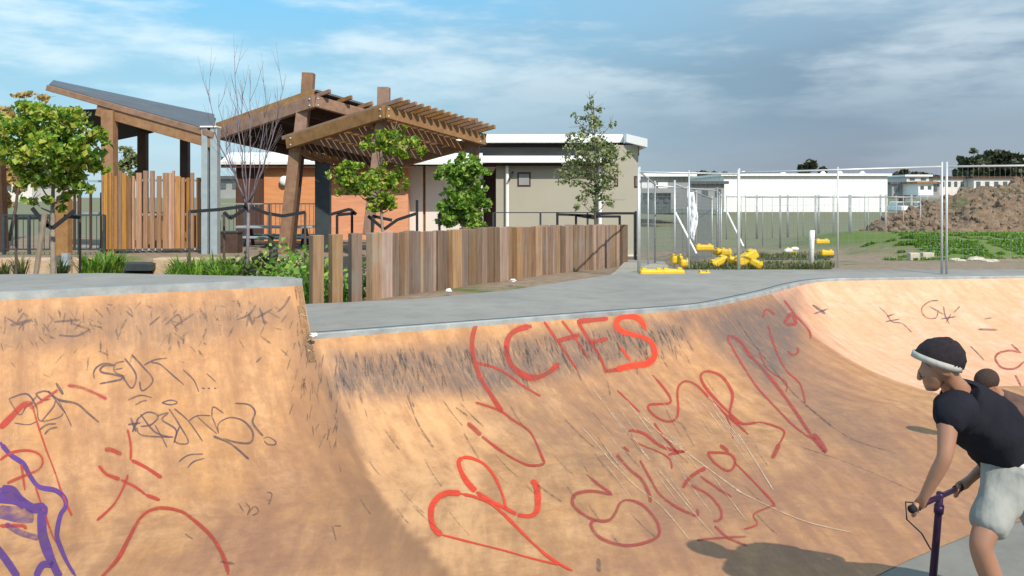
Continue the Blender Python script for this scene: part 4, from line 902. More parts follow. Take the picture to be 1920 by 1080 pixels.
for px, d, h, wh_ in ((38, 15, .42, 'left of the leaning stakes'), (112, 14.8, .38, 'right of the leaning stakes'), (8, 15, .3, 'at the left border')):
    mb = MB(); tuft(G(px, d, .6), h + .15, 60, rs, mb, .6, .012); solo(mb, 'dry_shrub', M['grass_dry'], 'small greyish dry shrub before the sandstone wall ' + wh_, 'plant', 'dry shrubs under the maple')
def bush(px, d, z, r, h, n, mat, label, seed, ls=.09):
    rs = random.Random(seed); mb = MB(); c = G(px, d, z)
    for i in range(n): q = Vector((rs.gauss(0, .45), rs.gauss(0, .45), abs(rs.gauss(.35, .3)))); leaf(mb, c + Vector((q.x * r, q.y * r, q.z * h)), ls * rs.uniform(.6, 1.3), rs)
    return solo(mb, 'leafy_shrub', mat, label, 'shrub')
bush(572, 10.9, .6, .45, .75, 560, M['leaf_green'], 'leafy green shrub at the left end of the sleeper fence', 3)
bush(545, 12.5, .58, .6, .85, 620, M['leaf_green'], 'leafy green shrub left of the sleeper fence, behind the grey ramp corner', 4)
bush(505, 13.5, .6, .5, .75, 350, M['leaf_dark'], 'dark broad-leaved shrub beside the strappy plants', 6, .12)
bush(650, 11.8, .6, .45, .55, 420, M['leaf_green'], 'leafy green shrub seen between the spaced sleepers', 8)
# ------------------------------------------------------------ temporary fences
def panel(p0, p1, h, label, group, mesh_step=.085, wr=.0016, mid=True, fr=.02, gal='galv'):
    p0 = Vector(p0); p1 = Vector(p1); up = Vector((0, 0, 1)); root = empty('temporary_fence', p0, label, 'fence', group)
    mb = MB(); z1 = .12
    fr_pts = [p0 + up * z1, p0 + up * h, p1 + up * h, p1 + up * z1]
    mb.tube([p0 - up * .02, p0 + up * (h + .06)], fr, 7).tube([p1 - up * .02, p1 + up * (h + .06)], fr, 7).tube([p0 + up * (h - .02), p1 + up * (h - .02)], fr * .85, 7)
    if mid: mb.tube([p0.lerp(p1, .5) + up * z1, p0.lerp(p1, .5) + up * (h + .03)], fr * .75, 7)
    part(mb, 'frame', M[gal], root, smooth=True)
    L_ = (p1 - p0).length; n = int(L_ / mesh_step); mb = MB()
    for i in range(1, n): q = p0.lerp(p1, i / n); mb.tube([q + up * z1, q + up * h], wr, 3, False)
    for j in range(1, int((h - z1) / (mesh_step * 1.8))): mb.tube([p0 + up * (z1 + j * mesh_step * 1.8), p1 + up * (z1 + j * mesh_step * 1.8)], wr, 3, False)
    part(mb, 'wire_mesh', M['galv_mesh'], root); return root
gN = 'near temporary fence panels'
panel(G(1197, 14.5, .80), G(1384, 14.95, .78), 1.78, 'narrow wire fence panel between the building corner and the bright post', gN)
panel(G(1386, 14.95, .78), G(1766, 14.15, .86), 1.8, 'wide wire fence panel directly in front of the white warehouse', gN)
panel(G(1775, 14.1, .86), G(2190, 13.9, .9), 1.8, 'wire fence panel at the right edge, in front of the dirt mound', gN)
panel(G(1199, 14.7, .80), G(1228, 18.3, .62), 1.8, 'wire fence panel running away from the building corner', gN)
gB = 'second row of temporary fence panels'; VEIL = dict(mesh_step=.05, wr=.0026)
panel(G(1228, 18.3, .6), G(1345, 20.0, .5), 1.8, 'wire fence panel behind the yellow feet, left one of the second row', gB, **VEIL)
panel(G(1345, 20.0, .5), G(1352, 24, .35), 1.8, 'wire fence panel turned edge on behind the bright post', gB, **VEIL)
panel(G(1265, 17.4, .62), G(1335, 24.5, .3), 1.8, 'wire fence panel receding beside the hanging plastic sheet', gB, **VEIL)
gF = 'distant temporary fence panels across the field'
for i in range(7): panel(G(1362 + i * 58, 38 - i * .5, .2), G(1418 + i * 58, 38 - i * .5, .2), 1.95, ORD[i] + ' distant wire fence panel from the left in the far row across the field', gF, .2, .003, True, .022, 'galv_mesh')
for i in range(5): panel(G(1398 + i * 66, 30, .28), G(1462 + i * 66, 30, .28), 1.85, ORD[i] + ' wire fence panel from the left in the middle row on the field', 'fence panels in the field', .14, .0025, True, .018, 'galv_mesh')
def brace(px0, y0, px1, y1, d0, d1, label):
    solo(MB().tube([P(px0, y0, d0), P(px1, y1, d1)], .022, 7), 'slanting_pole', M['white'], label, 'brace', 'slanting fence braces')
brace(1266, 398, 1306, 476, 17.6, 17.0, 'slanting white brace left of the bright fence post, beside the plastic sheet'); brace(1363, 398, 1394, 462, 20.5, 20.0, 'slanting pale brace just behind the bright fence post')
# plastic sheet
mb = MB(); pts = []; rs = random.Random(5)
n = 14
for i in range(n + 1):
    t = i / n; y = 360 + t * 92; w = 16 * math.sin(math.pi * min(1, .12 + t * .88)) ** .6 if t < .98 else 3
    for k in range(7): pts.append(P(1297 - w / 2 + w * k / 6 + 4 * t - 2 * math.sin(t * 9), y, 18.2 + .05 * math.sin(k * 1.9 + i * .8)))
mb.add(pts, [(i * 7 + k, i * 7 + k + 1, i * 7 + k + 8, i * 7 + k + 7) for i in range(n) for k in range(6)])
o = solo(mb, 'plastic_sheet', M['plasticwhite'], 'white plastic sheet hanging on the wire fence', 'plastic sheet', smooth=True); sm = o.modifiers.new('thick', 'SOLIDIFY'); sm.thickness = .01
# yellow feet
def foot(c, l, label, rz=0, tilt=0, w=.22, h=.13):
    c = Vector(c); root = empty('plastic_ballast_block', c, label, 'fence block', 'yellow plastic fence feet'); rot = Matrix.Rotation(rz, 3, 'Z') @ Matrix.Rotation(tilt, 3, 'Y')
    part(MB().box(c + rot @ Vector((0, 0, h / 2)), (l, w, h), rot), 'block', M['yellow'], root, bevel=.035)
    mb = MB()
    for sx in (-.3, .3): mb.box(c + rot @ Vector((l * sx, 0, h + .01)), (l * .18, w * .45, .03), rot)
    part(mb, 'socket', M['yellow'], root, bevel=.008)
def zq(px, py, d, z): return G(px, d, z)
foot(G(1221, 14.25, .80), .40, 'yellow fence foot nearest the sleeper fence'); foot(G(1261, 14.3, .80), .38, 'yellow fence foot lying end to end with the one nearest the sleeper fence')
foot(P(1269, 494, 16.5), .22, 'small yellow fence foot standing before the second fence row', h=.16)
foot(P(1320, 470, 19), .40, 'yellow fence foot under the hanging plastic sheet'); foot(P(1350, 478, 18.5), .26, 'yellow fence foot left of the bright post', .4)
foot(P(1362, 479, 18.2), .22, 'yellow fence foot touching the bright post', -.3)
foot(P(1350, 496, 16.6), .34, 'yellow fence foot in the grass left of the bright post', .2, -.45); foot(P(1375, 494, 16.4), .2, 'short yellow fence foot just left of the bright post')
foot(P(1402, 492, 16.3), .46, 'tilted yellow fence foot leaning on the pile right of the bright post', .15, -.5, .24, .18); foot(P(1415, 500, 16.1), .24, 'small yellow fence foot at the bottom of the pile', -.4, .5)
foot(P(1400, 500, 16.6), .3, 'yellow fence foot under the tilted one'); foot(P(1283, 500, 16), .18, 'tiny yellow fence foot in the grass'); foot(P(1320, 516, 14.4), .20, 'flat yellow fence foot beside the deck edge', h=.06)
foot(P(1541, 457, 26), .42, 'far yellow fence foot left of the dirt mound'); foot(P(1550, 479, 22), .32, 'yellow fence foot beside the white marker post'); foot(P(1483, 474, 24), .3, 'yellow fence foot lying in the green weeds')
solo(MB().tube([G(1521, 18, .62), P(1522, 450, 18), P(1523, 432, 18)], [.05, .055, .055], 10), 'marker_post', M['white'], 'short white marker post standing in the field', 'post', smooth=True)
for i, (px, py, d) in enumerate(((1478, 470, 21), (1490, 467, 21.3))):
    mb = MB().ball(P(px, py, d), .07, 8, 6, (1.6, .8, .8)); solo(mb, 'litter', M['paper'], 'scrap of white litter in the green weeds, ' + ('left' if i == 0 else 'right') + ' one of two', 'litter', 'white litter scraps in the weeds')
# crumpled paper
def crumple(px, py, d, r, label, seed):
    rs = random.Random(seed); mb = MB().ball((0, 0, 0), r, 10, 7, (1.3, .9, .8))
    mb.v = [v * rs.uniform(.65, 1.25) + P(px, py, d) for v in mb.v]; solo(mb, 'crumpled_paper', M['paper'], label, 'litter')
crumple(588, 628, 7.78, .028, 'crumpled white paper at the corner where the two ramps meet', 1); crumple(842, 545, 11.6, .035, 'crumpled white paper at the foot of the sleeper fence, nearer one', 2); crumple(962, 526, 13.0, .035, 'crumpled white paper at the foot of the sleeper fence, farther one', 3)
# ------------------------------------------------------------ field vegetation, dirt mound
def scatter(name, boxes, n, h, mat, label, seed, w=.02, nb=6):
    rs = random.Random(seed); mb = MB()
    for i in range(n):
        px0, px1, d0, d1 = rs.choice(boxes); d = rs.uniform(d0, d1); px = rs.uniform(px0, px1); p = G(px, d, 0); p.z = gz(p.x, p.y)
        if nb == 5 and (noise.noise(Vector((p.x * .55, p.y * .55, 5))) + .5 * noise.noise(Vector((p.x * 2, p.y * 2, 1))) < -.12 + .5 * (1 - sst(1660, 1760, px))): continue
        tuft(p, h * rs.uniform(.4, 1.3), nb, rs, mb, 1.0, w)
    solo(mb, name, mat, label, 'grass', kind='stuff')
scatter('weeds', [(1290, 1560, 17, 18.5), (1290, 1450, 15.6, 17), (1380, 1560, 22, 25)], 900, .16, M['grass_dry'], 'dry olive weeds round the yellow fence feet', 41, .014)
scatter('grass', [(1650, 2000, 21.8, 28.5), (1650, 1990, 22.5, 28), (1620, 1750, 24, 27.5), (1370, 1500, 24, 27)], 16000, .085, M['grass'], 'bright green grass at the foot of the dirt mound', 42, .018, 5)
def mound():
    prof = [(1570, .0), (1600, .25), (1640, .85), (1690, 1.15), (1740, 1.5), (1800, 1.75), (1850, 2.15), (1920, 2.15), (2000, 2.5), (2200, 2.2), (2350, 0)]
    d0, d1 = 26.5, 38; nu, nv_ = 190, 70; mb = MB()
    for j in range(nv_ + 1):
        v = j / nv_; d = d0 + (d1 - d0) * v
        for i in range(nu + 1):
            px = 1560 + 790 * i / nu; x = G(px, d, 0).x
            hh = lerp_t(prof, px) * 1.02 * min(1, math.sin(math.pi * v) ** .75 * 1.05)
            q = Vector((x * 1.1, d * 1.1, 0)); hh *= 1 + .28 * noise.fractal(q * .6, 1, 2, 4); hh += .22 * abs(noise.fractal(q * 2.2, 1, 2, 4)) * min(1, hh * 2)
            mb.v.append(Vector((x, d, .1 + max(-.05, hh))))
    for j in range(nv_):
        for i in range(nu): a = j * (nu + 1) + i; mb.f.append((a, a + 1, a + nu + 2, a + nu + 1))
    m, nt, N, L, b = newmat('dumped_soil'); geo = N.new('ShaderNodeNewGeometry').outputs['Position']; n1 = nnoise(N, L, geo, .6, 8, .65); n2 = nnoise(N, L, geo, 3.5, 8, .75)
    c = nmix(N, L, nmap(N, L, n2, .35, .65), (.18, .115, .072), (.43, .29, .185)); sp = N.new('ShaderNodeSeparateXYZ'); L.new(geo, sp.inputs[0])
    c = nmix(N, L, nmath(N, L, 'MULTIPLY', nmap(N, L, n1, .52, .6), nmap(N, L, sp.outputs[2], 1.3, 2.0)), c, (.10, .14, .05)); L.new(c, b.inputs['Base Color']); b.inputs['Roughness'].default_value = 1
    bump(N, L, b, n2, 1, .25)
    o = mb.build('dirt_mound', m, None, True); del o['_o']; origin_to(o, (17, 28, .1)); tag(o, 'long mound of dumped brown soil and clods behind the wire fence', 'mound')
    rs = random.Random(8); mb = MB()
    bv = BVHTree.FromPolygons([v.co + o.location for v in o.data.vertices], [tuple(p.vertices) for p in o.data.polygons])
    for i in range(1500):
        px = rs.uniform(1580, 2050) if rs.random() < .6 else rs.uniform(1580, 1760); d = rs.uniform(26.8, 33); x = G(px, d, 0).x; h = bv.ray_cast(Vector((x, d, 8)), Vector((0, 0, -1)))[0]
        if h is None: continue
        r = rs.choice([.03, .04, .05, .06, .08, .1, .17]) * rs.uniform(.7, 1.2); sub = MB().ball((0, 0, 0), r, 6, 4); m_ = Matrix.Rotation(rs.uniform(0, 6), 3, Vector((rs.random(), rs.random(), rs.random() + .1)).normalized())
        sub.v = [m_ @ Vector((v.x * rs.uniform(.8, 1.4), v.y, v.z * .8)) + h for v in sub.v]; mb.add(sub.v, sub.f)
    solo(mb, 'rubble', M['rubble'], 'loose clods and stones covering the dirt mound', 'rubble', kind='stuff')
mound()
for px, d, w in ((1713, 22, .26), (1738, 22.2, .30)):
    p = G(px, d, gz(10, d)); solo(MB().box(p + Vector((0, 0, .09)), (w, .2, .2)), 'stone_block', M['paleblock'], 'squared pale stone block in the grass, %s of the pair' % ('left' if px < 1720 else 'right'), 'stone block', 'pale stone blocks in the grass', bevel=.02)
for i, (px, d, s_) in enumerate(((1808, 24, .3), (1790, 21.8, .25), (1830, 21.6, .35), (1858, 21.0, .3), (1800, 21.3, .22))):
    p = G(px, d, gz(10, d)); mb = MB().ball((0, 0, 0), s_ * .5, 8, 5, (1.5, 1, .55)); rs = random.Random(i); mb.v = [v * rs.uniform(.8, 1.2) + p for v in mb.v]
    solo(mb, 'rock', M['paleblock'], 'flat pale broken slab in the grass before the mound, ' + ['up the slope', 'leftmost of the row', 'largest one in the row', 'rightmost of the row', 'nearest the deck'][i], 'rock', 'pale broken slabs before the mound')
# ------------------------------------------------------------ far buildings and trees
def far_house(px0, px1, y0, y1, d, wall, roof, label, wins=0, rowy=None, depth=10, roofh=.3, cat='building'):
    root = empty('building', G((px0 + px1) / 2, d, .2), label, cat); a = P(px0, y1, d); b = P(px1, y0, d)
    part(MB().box(((a.x + b.x) / 2, d + depth / 2, (a.z + b.z) / 2), (b.x - a.x, depth, b.z - a.z)), 'wall', wall, root)
    part(MB().box(((a.x + b.x) / 2, d + depth / 2, b.z + roofh / 2), (b.x - a.x + .8, depth + .8, roofh)), 'roof', roof, root)
    for i in range(wins):
        x = a.x + (b.x - a.x) * (i + .5) / wins; w = (b.x - a.x) / wins * .45
        f = part(MB().box((x, d - .04, b.z - (b.z - a.z) * .35), (w, .06, (b.z - a.z) * .3)), 'window', M['glass'], root)
    return root
wh = far_house(1357, 1664, 330, 399, 107, M['white'], M['white'], 'long plain white warehouse behind the fences', 0, depth=30)
for px in (1394, 1468, 1543, 1575, 1617):
    p = P(px, 326, 108); part(MB().tube([p - Vector((0, 0, .3)), p + Vector((0, 0, .35))], [.7, .15], 8), 'roof_vent', M['white'], wh)
part(MB().box((P(1510, 0, 106.9).x, 106.8, P(0, 328, 107).z), (P(1664, 0, 107).x - P(1357, 0, 107).x, .3, .35)), 'eave_trim', M['timber'], wh)
far_house(1202, 1294, 331, 392, 60, M['greyband'], M['white'], 'flat-roofed grey building with pale window band right of the amenities block', 0, depth=12)
for px0, px1 in ((1203, 1230), (1234, 1252)):
    a = P(px0, 358, 59.9); b = P(px1, 342, 59.9); part(MB().box(((a.x + b.x) / 2, 59.9, (a.z + b.z) / 2), (b.x - a.x, .1, b.z - a.z)), 'window_panel', M['white'], bpy.data.objects['building.001'])
far_house(1205, 1258, 362, 398, 54, M['glass'], M['greyband'], 'low dark shed behind the second fence row', 3, depth=5)
far_house(1262, 1358, 345, 392, 90, M['greyband'], M['roofsheet'], 'dim grey shed left of the white warehouse', 4, depth=9)
far_house(1672, 1762, 345, 372, 130, M['greyband'], M['roofsheet'], 'distant dark two-storey house right of the white warehouse', 5, depth=8)
far_house(1700, 1742, 331, 345, 135, M['offwhite'], M['white'], 'distant cream upper storey with flat white roof', 2, depth=8)
far_house(1722, 1750, 344, 366, 125, M['white'], M['timber'], 'small distant white house with reddish roof', 2, depth=6)
far_house(1750, 1822, 334, 366, 140, M['offwhite'], M['brownwall'], 'distant cream apartment block behind the double fence post', 6, depth=9)
far_house(1826, 1960, 334, 366, 138, M['offwhite'], M['brownwall'], 'distant cream apartment block above the mound at the right edge', 8, depth=9)
far_house(-60, 60, 335, 378, 70, M['offwhite'], M['roofsheet'], 'distant pinkish building at the left edge behind the maple', 4, depth=8)
far_house(-40, 40, 312, 345, 75, M['paleblock'], M['timber'], 'distant ochre building above the pinkish one at the left edge', 2, depth=8)
far_house(408, 452, 336, 372, 80, M['greyband'], M['roofsheet'], 'distant grey house between the pale steel column and the brown wall', 2, depth=8)
# car park fence line and parked vehicles
cars = [(1683, 366, M['white']), (1700, 366, M['greyband']), (1720, 366, M['white']), (1742, 367, M['steel_dark'])]
for i, (px, py, mm) in enumerate(cars):
    c = G(px, 95, .2); root = empty('parked_car', c, 'distant %s parked car, number %s from the left in front of the far houses' % (['white', 'grey', 'second white', 'dark'][i], ['one', 'two', 'three', 'four'][i]), 'car', 'cars parked before the far houses')
    root['label'] = ['white distant parked car nearest the white warehouse', 'grey distant parked car between two white ones', 'white distant parked car between a grey and a dark one', 'dark distant parked car nearest the double fence post'][i]
    part(MB().box(c + Vector((0, 0, .6)), (.95, 4, .6)).box(c + Vector((0, .2, 1.1)), (.85, 2.2, .5)), 'body', mm, root, bevel=.12)
    part(MB().box(c + Vector((0, -.95, 1.12)), (.7, .08, .35)), 'windscreen', M['glass'], root)
    for sx in (-.35, .35):
        part(MB().ball(c + Vector((sx, -1.3, .3)), .3, 10, 6, (.4, 1, 1)), 'wheel', M['steel_dark'], root)
def far_tree(label, clumps, d, seed, n=900, base=None):
    tree(label, base or G(clumps[0][0], d, .2), [(x, y, d, rx, rz, rx) for x, y, rx, rz in clumps], M['leaf_dark'], d * .0065, n, d * .004, M['bark'], seed)
far_tree('dark round tree standing alone above the white warehouse roof', [(1512, 309, 1.5, .6), (1505, 318, 1.3, .6), (1522, 314, 1, .5)], 140, 51, 500)
far_tree('small dark tree right of the lone tree above the warehouse', [(1545, 318, .8, .5), (1538, 322, .6, .3)], 140, 52, 200)
far_tree('large dark gum tree on the skyline behind the double fence post', [(1815, 315, 3, 2.2), (1830, 300, 3.2, 1.8), (1800, 325, 2, 1.6), (1838, 318, 3, 2)], 190, 53, 1300)
far_tree('tallest dark gum tree on the right skyline', [(1865, 302, 4, 2), (1850, 315, 3.5, 2.2), (1880, 312, 4, 2.4), (1868, 325, 4, 2)], 195, 54, 1500)
far_tree('dark gum tree on the skyline cut by the right border', [(1915, 305, 3.5, 2), (1905, 320, 4, 2.2), (1940, 310, 4, 2.5), (1930, 325, 4, 2.2)], 190, 55, 1300)
far_tree('low dark treetops above the grey building', [(1305, 328, 2, .5), (1322, 330, 2, .4), (1345, 330, 1.5, .6)], 150, 56, 500)
far_tree('low dark tree on the skyline between warehouse and apartments', [(1690, 328, 2.5, .7), (1672, 333, 1.5, .8), (1725, 330, 3, .6)], 170, 57, 500)
# ------------------------------------------------------------ people
def skin_mesh(nodes, edges, root, levels=2):
    names = list(nodes); me = bpy.data.meshes.new('tmp'); me.from_pydata([nodes[n][0] for n in names], [(names.index(a), names.index(b)) for a, b in edges], [])
    o = bpy.data.objects.new('tmp', me); COL.objects.link(o); sk = o.modifiers.new('skin', 'SKIN'); sk.use_smooth_shade = True
    for i, n in enumerate(names):
        r = nodes[n][1]; r = r if isinstance(r, tuple) else (r, r); me.skin_vertices[0].data[i].radius = r; me.skin_vertices[0].data[i].use_root = (n == root)
    ss = o.modifiers.new('sub', 'SUBSURF'); ss.levels = levels; ss.render_levels = levels
    dg = bpy.context.evaluated_depsgraph_get(); ev = o.evaluated_get(dg); m2 = bpy.data.meshes.new_from_object(ev)
    vs = [v.co.copy() for v in m2.vertices]; fs = [tuple(p.vertices) for p in m2.polygons]
    bpy.data.objects.remove(o); bpy.data.meshes.remove(me); bpy.data.meshes.remove(m2); mb = MB(); mb.add(vs, fs); return mb
def skinmat(name, c):
    m, nt, N, L, b = newmat(name); tc = N.new('ShaderNodeTexCoord').outputs['Object']; n = nnoise(N, L, tc, 9, 5)
    L.new(nmix(N, L, nmap(N, L, n, .3, .7), c, tuple(k * .8 for k in c)), b.inputs['Base Color']); b.inputs['Roughness'].default_value = .5; b.inputs['Subsurface Weight'].default_value = .08; b.inputs['Subsurface Radius'].default_value = (.02, .008, .004); return m
M['skin'] = skinmat('skin', (.40, .20, .125))
def clothmat(name, c, c2, sc=7):
    m = plain(name, c, c2, scale=sc, rough=.9, bmp=0); nt = m.node_tree; N = nt.nodes; L = nt.links; b = N['Principled BSDF']; tc = N.new('ShaderNodeTexCoord').outputs['Object']
    bump(N, L, b, nnoise(N, L, tc, 9, 3, .5, (1, 1, .5)), .7, .03); b.inputs['Specular IOR Level'].default_value = .1; return m
M['tee'] = clothmat('black_cotton', (.014, .014, .02), (.02, .02, .028)); M['shorts'] = clothmat('grey_shorts', (.40, .40, .37), (.26, .265, .25), 4); M['hair'] = plain('dark_hair', (.012, .008, .012), (.03, .02, .025), scale=60, rough=.7, bmp=.8, dist=.006)
M['hair_brown'] = plain('brown_hair', (.07, .042, .035), (.04, .025, .02), scale=60, rough=.8, bmp=.8, dist=.006)
M['band'] = clothmat('grey_band_cloth', (.45, .44, .40), (.33, .32, .29)); M['white_cloth'] = clothmat('white_cloth', (.8, .82, .8), (.7, .72, .7)); M['brown_cloth'] = clothmat('brown_cloth', (.14, .085, .07), (.10, .06, .05))
M['scooter'] = plain('purple_metal', (.045, .02, .06), (.03, .012, .04), scale=9, rough=.4, metal=.4, bmp=0); M['rubber'] = plain('rubber', (.02, .02, .022), rough=.8); M['eye'] = plain('eye_white', (.30, .27, .25), rough=.3, bmp=0); M['iris'] = plain('dark_iris', (.03, .02, .015), rough=.2, bmp=0)
def basis(f):
    f = Vector(f).normalized(); s_ = f.cross(Vector((0, 0, 1))).normalized(); u = s_.cross(f); return f, s_, u      # forward, right side, up
def add_head(nodes, edges, H, fwd, sc=1.0):
    f, s_, u = basis(fwd); k = sc
    nodes['skull'] = (H + u * .01 * k - f * .012 * k, (.088 * k, .078 * k)); nodes['crown'] = (H + u * .065 * k - f * .01 * k, (.062 * k, .058 * k))
    nodes['face'] = (H + f * .035 * k - u * .035 * k, (.062 * k, .058 * k)); nodes['jaw'] = (H + f * .052 * k - u * .078 * k, (.042 * k, .038 * k)); nodes['chin'] = (H + f * .068 * k - u * .102 * k, .022 * k)
    nodes['bridge'] = (H + f * .080 * k - u * .010 * k, .018 * k); nodes['nose'] = (H + f * .098 * k - u * .036 * k, .0105 * k); nodes['lips'] = (H + f * .088 * k - u * .072 * k, .016 * k)
    for sg, n in ((1, 'ear_r'), (-1, 'ear_l')): nodes[n] = (H + s_ * .079 * k * sg - u * .02 * k - f * .015 * k, .019 * k); edges.append(('skull', n))
    edges += [('skull', 'crown'), ('skull', 'face'), ('face', 'jaw'), ('jaw', 'chin'), ('face', 'bridge'), ('bridge', 'nose'), ('jaw', 'lips')]
def fingers(mb, hand, wrist, axis, sc=1.0):
    """five fingers closed round a bar through `hand` along `axis`"""
    axis = Vector(axis).normalized(); f = (hand - wrist).normalized(); f = (f - axis * f.dot(axis)).normalized(); dn = Vector((0, 0, -1)); dn = (dn - axis * dn.dot(axis)).normalized()
    for i, l in enumerate((.9, 1.0, .95, .78)):
        b0 = hand + axis * (-.03 + i * .02) * sc; r = .0088 * sc
        pts = []
        for a in (0, 40, 85, 130, 175): 
            a_ = R(a - 30); rr = .024 * sc * l; pts.append(b0 + (f * math.sin(a_ + .35) - dn * math.cos(a_ + .35)) * rr)
        mb.tube(pts, [r * 1.05, r * 1.05, r, r * .95, r * .7], 7)
    b0 = hand - axis * .035 * sc - f * .012; mb.tube([b0 - dn * .012, b0 - axis * .012 + dn * .01, b0 + f * .018 + dn * .026, b0 + f * .034 + dn * .022 + axis * .01], [.013 * sc, .012 * sc, .0105 * sc, .008 * sc], 7)
def wrinkle(mb, amp, fr, sc=(1, 1, 1)):
    mb.v = [v + Vector(noise.noise_vector(Vector((v.x * fr * sc[0], v.y * fr * sc[1], v.z * fr * sc[2])))) * amp + Vector(noise.noise_vector(v * fr * 2.3)) * amp * .45 for v in mb.v]; return mb
# ---- scooter rider
rid = empty('person', G(1890, 3.95, 0), 'person in black T-shirt, grey shorts and pale headband leaning over a scooter handlebar', 'person')
J = dict(pelvis=P(1915, 893, 4.0), waist=P(1888, 840, 3.98), chest=P(1840, 780, 3.93), collar=P(1800, 742, 3.9), neck=P(1786, 722, 3.87),
         shl=P(1780, 768, 3.72), ell=P(1772, 858, 3.66), wrl=P(1731, 935, 3.73), hal=P(1722, 949, 3.77), shr=P(1822, 752, 4.08), elr=P(1884, 838, 4.2), wrr=P(1818, 900, 4.1), har=P(1800, 914, 4.07),
         hipl=P(1890, 905, 3.9), knl=P(1836, 1022, 3.80), anl=P(1893, 1172, 3.88), hipr=P(1930, 900, 4.12), knr=P(1962, 1010, 4.35), anr=P(2050, 1130, 4.2))
H = P(1757, 685, 3.85); HF = Vector((-.9, .28, -.42))
nodes = {'pelvis': (J['pelvis'], .10), 'waist': (J['waist'], .08), 'chest': (J['chest'], .075), 'collar': (J['collar'], .07), 'neck': (J['neck'], .052),
         'shl': (J['shl'], .052), 'ell': (J['ell'], .033), 'fl': (J['ell'].lerp(J['wrl'], .35), .033), 'wrl': (J['wrl'], .021), 'hal': (J['hal'], (.03, .018)), 'shr': (J['shr'], .052), 'elr': (J['elr'], .033), 'fr': (J['elr'].lerp(J['wrr'], .35), .033), 'wrr': (J['wrr'], .021), 'har': (J['har'], (.03, .018)),
         'hipl': (J['hipl'], .088), 'knl': (J['knl'], .052), 'cal': (J['knl'].lerp(J['anl'], .32), .054), 'anl': (J['anl'], .034), 'hipr': (J['hipr'], .088), 'knr': (J['knr'], .052), 'car': (J['knr'].lerp(J['anr'], .32), .052), 'anr': (J['anr'], .034),
         'tol': (J['anl'] + Vector((-.12, .13, -.05)), (.035, .025)), 'tor': (J['anr'] + Vector((-.12, .13, -.05)), (.035, .025))}
edges = [('pelvis', 'waist'), ('waist', 'chest'), ('chest', 'collar'), ('collar', 'neck'), ('neck', 'skull'), ('chest', 'shl'), ('shl', 'ell'), ('ell', 'fl'), ('fl', 'wrl'), ('wrl', 'hal'), ('chest', 'shr'), ('shr', 'elr'), ('elr', 'fr'), ('fr', 'wrr'), ('wrr', 'har'),
         ('pelvis', 'hipl'), ('hipl', 'knl'), ('knl', 'cal'), ('cal', 'anl'), ('anl', 'tol'), ('pelvis', 'hipr'), ('hipr', 'knr'), ('knr', 'car'), ('car', 'anr'), ('anr', 'tor')]
add_head(nodes, edges, H, HF, 1.0)
mb = skin_mesh(nodes, edges, 'pelvis'); BAX = (J['har'] - J['hal']).normalized()
fingers(mb, J['hal'], J['wrl'], BAX); fingers(mb, J['har'], J['wrr'], BAX)
part(mb, 'body', M['skin'], rid, smooth=True)
def lerpn(a, b, t): return J[a].lerp(J[b], t)
tn = {'hem': (lerpn('waist', 'pelvis', .75), .152), 'waist': (J['waist'], .15), 'mid': (lerpn('waist', 'chest', .5), .158), 'chest': (J['chest'], .162), 'col': (J['collar'].lerp(J['neck'], .25), .108),
      'shl': (J['shl'], .088), 'sl': (lerpn('shl', 'ell', .50), .062), 'shr': (J['shr'], .085), 'sr': (lerpn('shr', 'elr', .5), .062)}
part(wrinkle(skin_mesh(tn, [('hem', 'waist'), ('waist', 'mid'), ('mid', 'chest'), ('chest', 'col'), ('chest', 'shl'), ('shl', 'sl'), ('chest', 'shr'), ('shr', 'sr')], 'chest', 3), .014, 10, (1, 1, .8)), 't_shirt', M['tee'], rid, smooth=True)
sn = {'top': (lerpn('waist', 'pelvis', .55), .138), 'pelvis': (J['pelvis'], .145), 'hl': (J['hipl'], .108), 'ml': (lerpn('hipl', 'knl', .5), .094), 'kl': (lerpn('hipl', 'knl', .86), .088), 'hr': (J['hipr'], .118), 'mr': (lerpn('hipr', 'knr', .5), .102), 'kr': (lerpn('hipr', 'knr', .86), .092)}
part(wrinkle(skin_mesh(sn, [('top', 'pelvis'), ('pelvis', 'hl'), ('hl', 'ml'), ('ml', 'kl'), ('pelvis', 'hr'), ('hr', 'mr'), ('mr', 'kr')], 'pelvis', 3), .010, 12, (1.5, 1.5, .5)), 'shorts', M['shorts'], rid, smooth=True)
part(MB().ball(P(1925, 872, 3.88), .1, 14, 10, (.85, .7, .5)), 'undershirt_hem', M['white_cloth'], rid, smooth=True)
f, s_, u = basis(HF); rot = Matrix((f, s_, u)).transposed()
upb = (u - f * .85).normalized(); fb = (f + u * .85).normalized(); BC = H - f * .008 + u * .018
mb = MB().ball(H + u * .022 - f * .022, .106, 36, 26, (1.03, .86, .92), rot); nvs = []
for v in mb.v:
    q = (v - BC).dot(upb)
    if q < 0: v = v - upb * q; v = BC + (v - BC) * (.9 + max(-.4, q * 3))
    nvs.append(v + (v - H).normalized() * .007 * noise.noise(v * 40))
mb.v = nvs; part(mb, 'hair', M['hair'], rid, smooth=True)
vs = []; nb_ = 48
for i in range(nb_):
    a = 2 * math.pi * i / nb_; p = BC + fb * .104 * math.cos(a) + s_ * .090 * math.sin(a); o_ = (p - BC).normalized() * .005
    vs += [p + upb * .014 + o_, p - upb * .014 + o_, p - upb * .014 - o_, p + upb * .014 - o_]
part(MB().add(vs, [(i * 4 + k, i * 4 + (k + 1) % 4, ((i + 1) % nb_) * 4 + (k + 1) % 4, ((i + 1) % nb_) * 4 + k) for i in range(nb_) for k in range(4)]), 'headband', M['band'], rid, smooth=True)
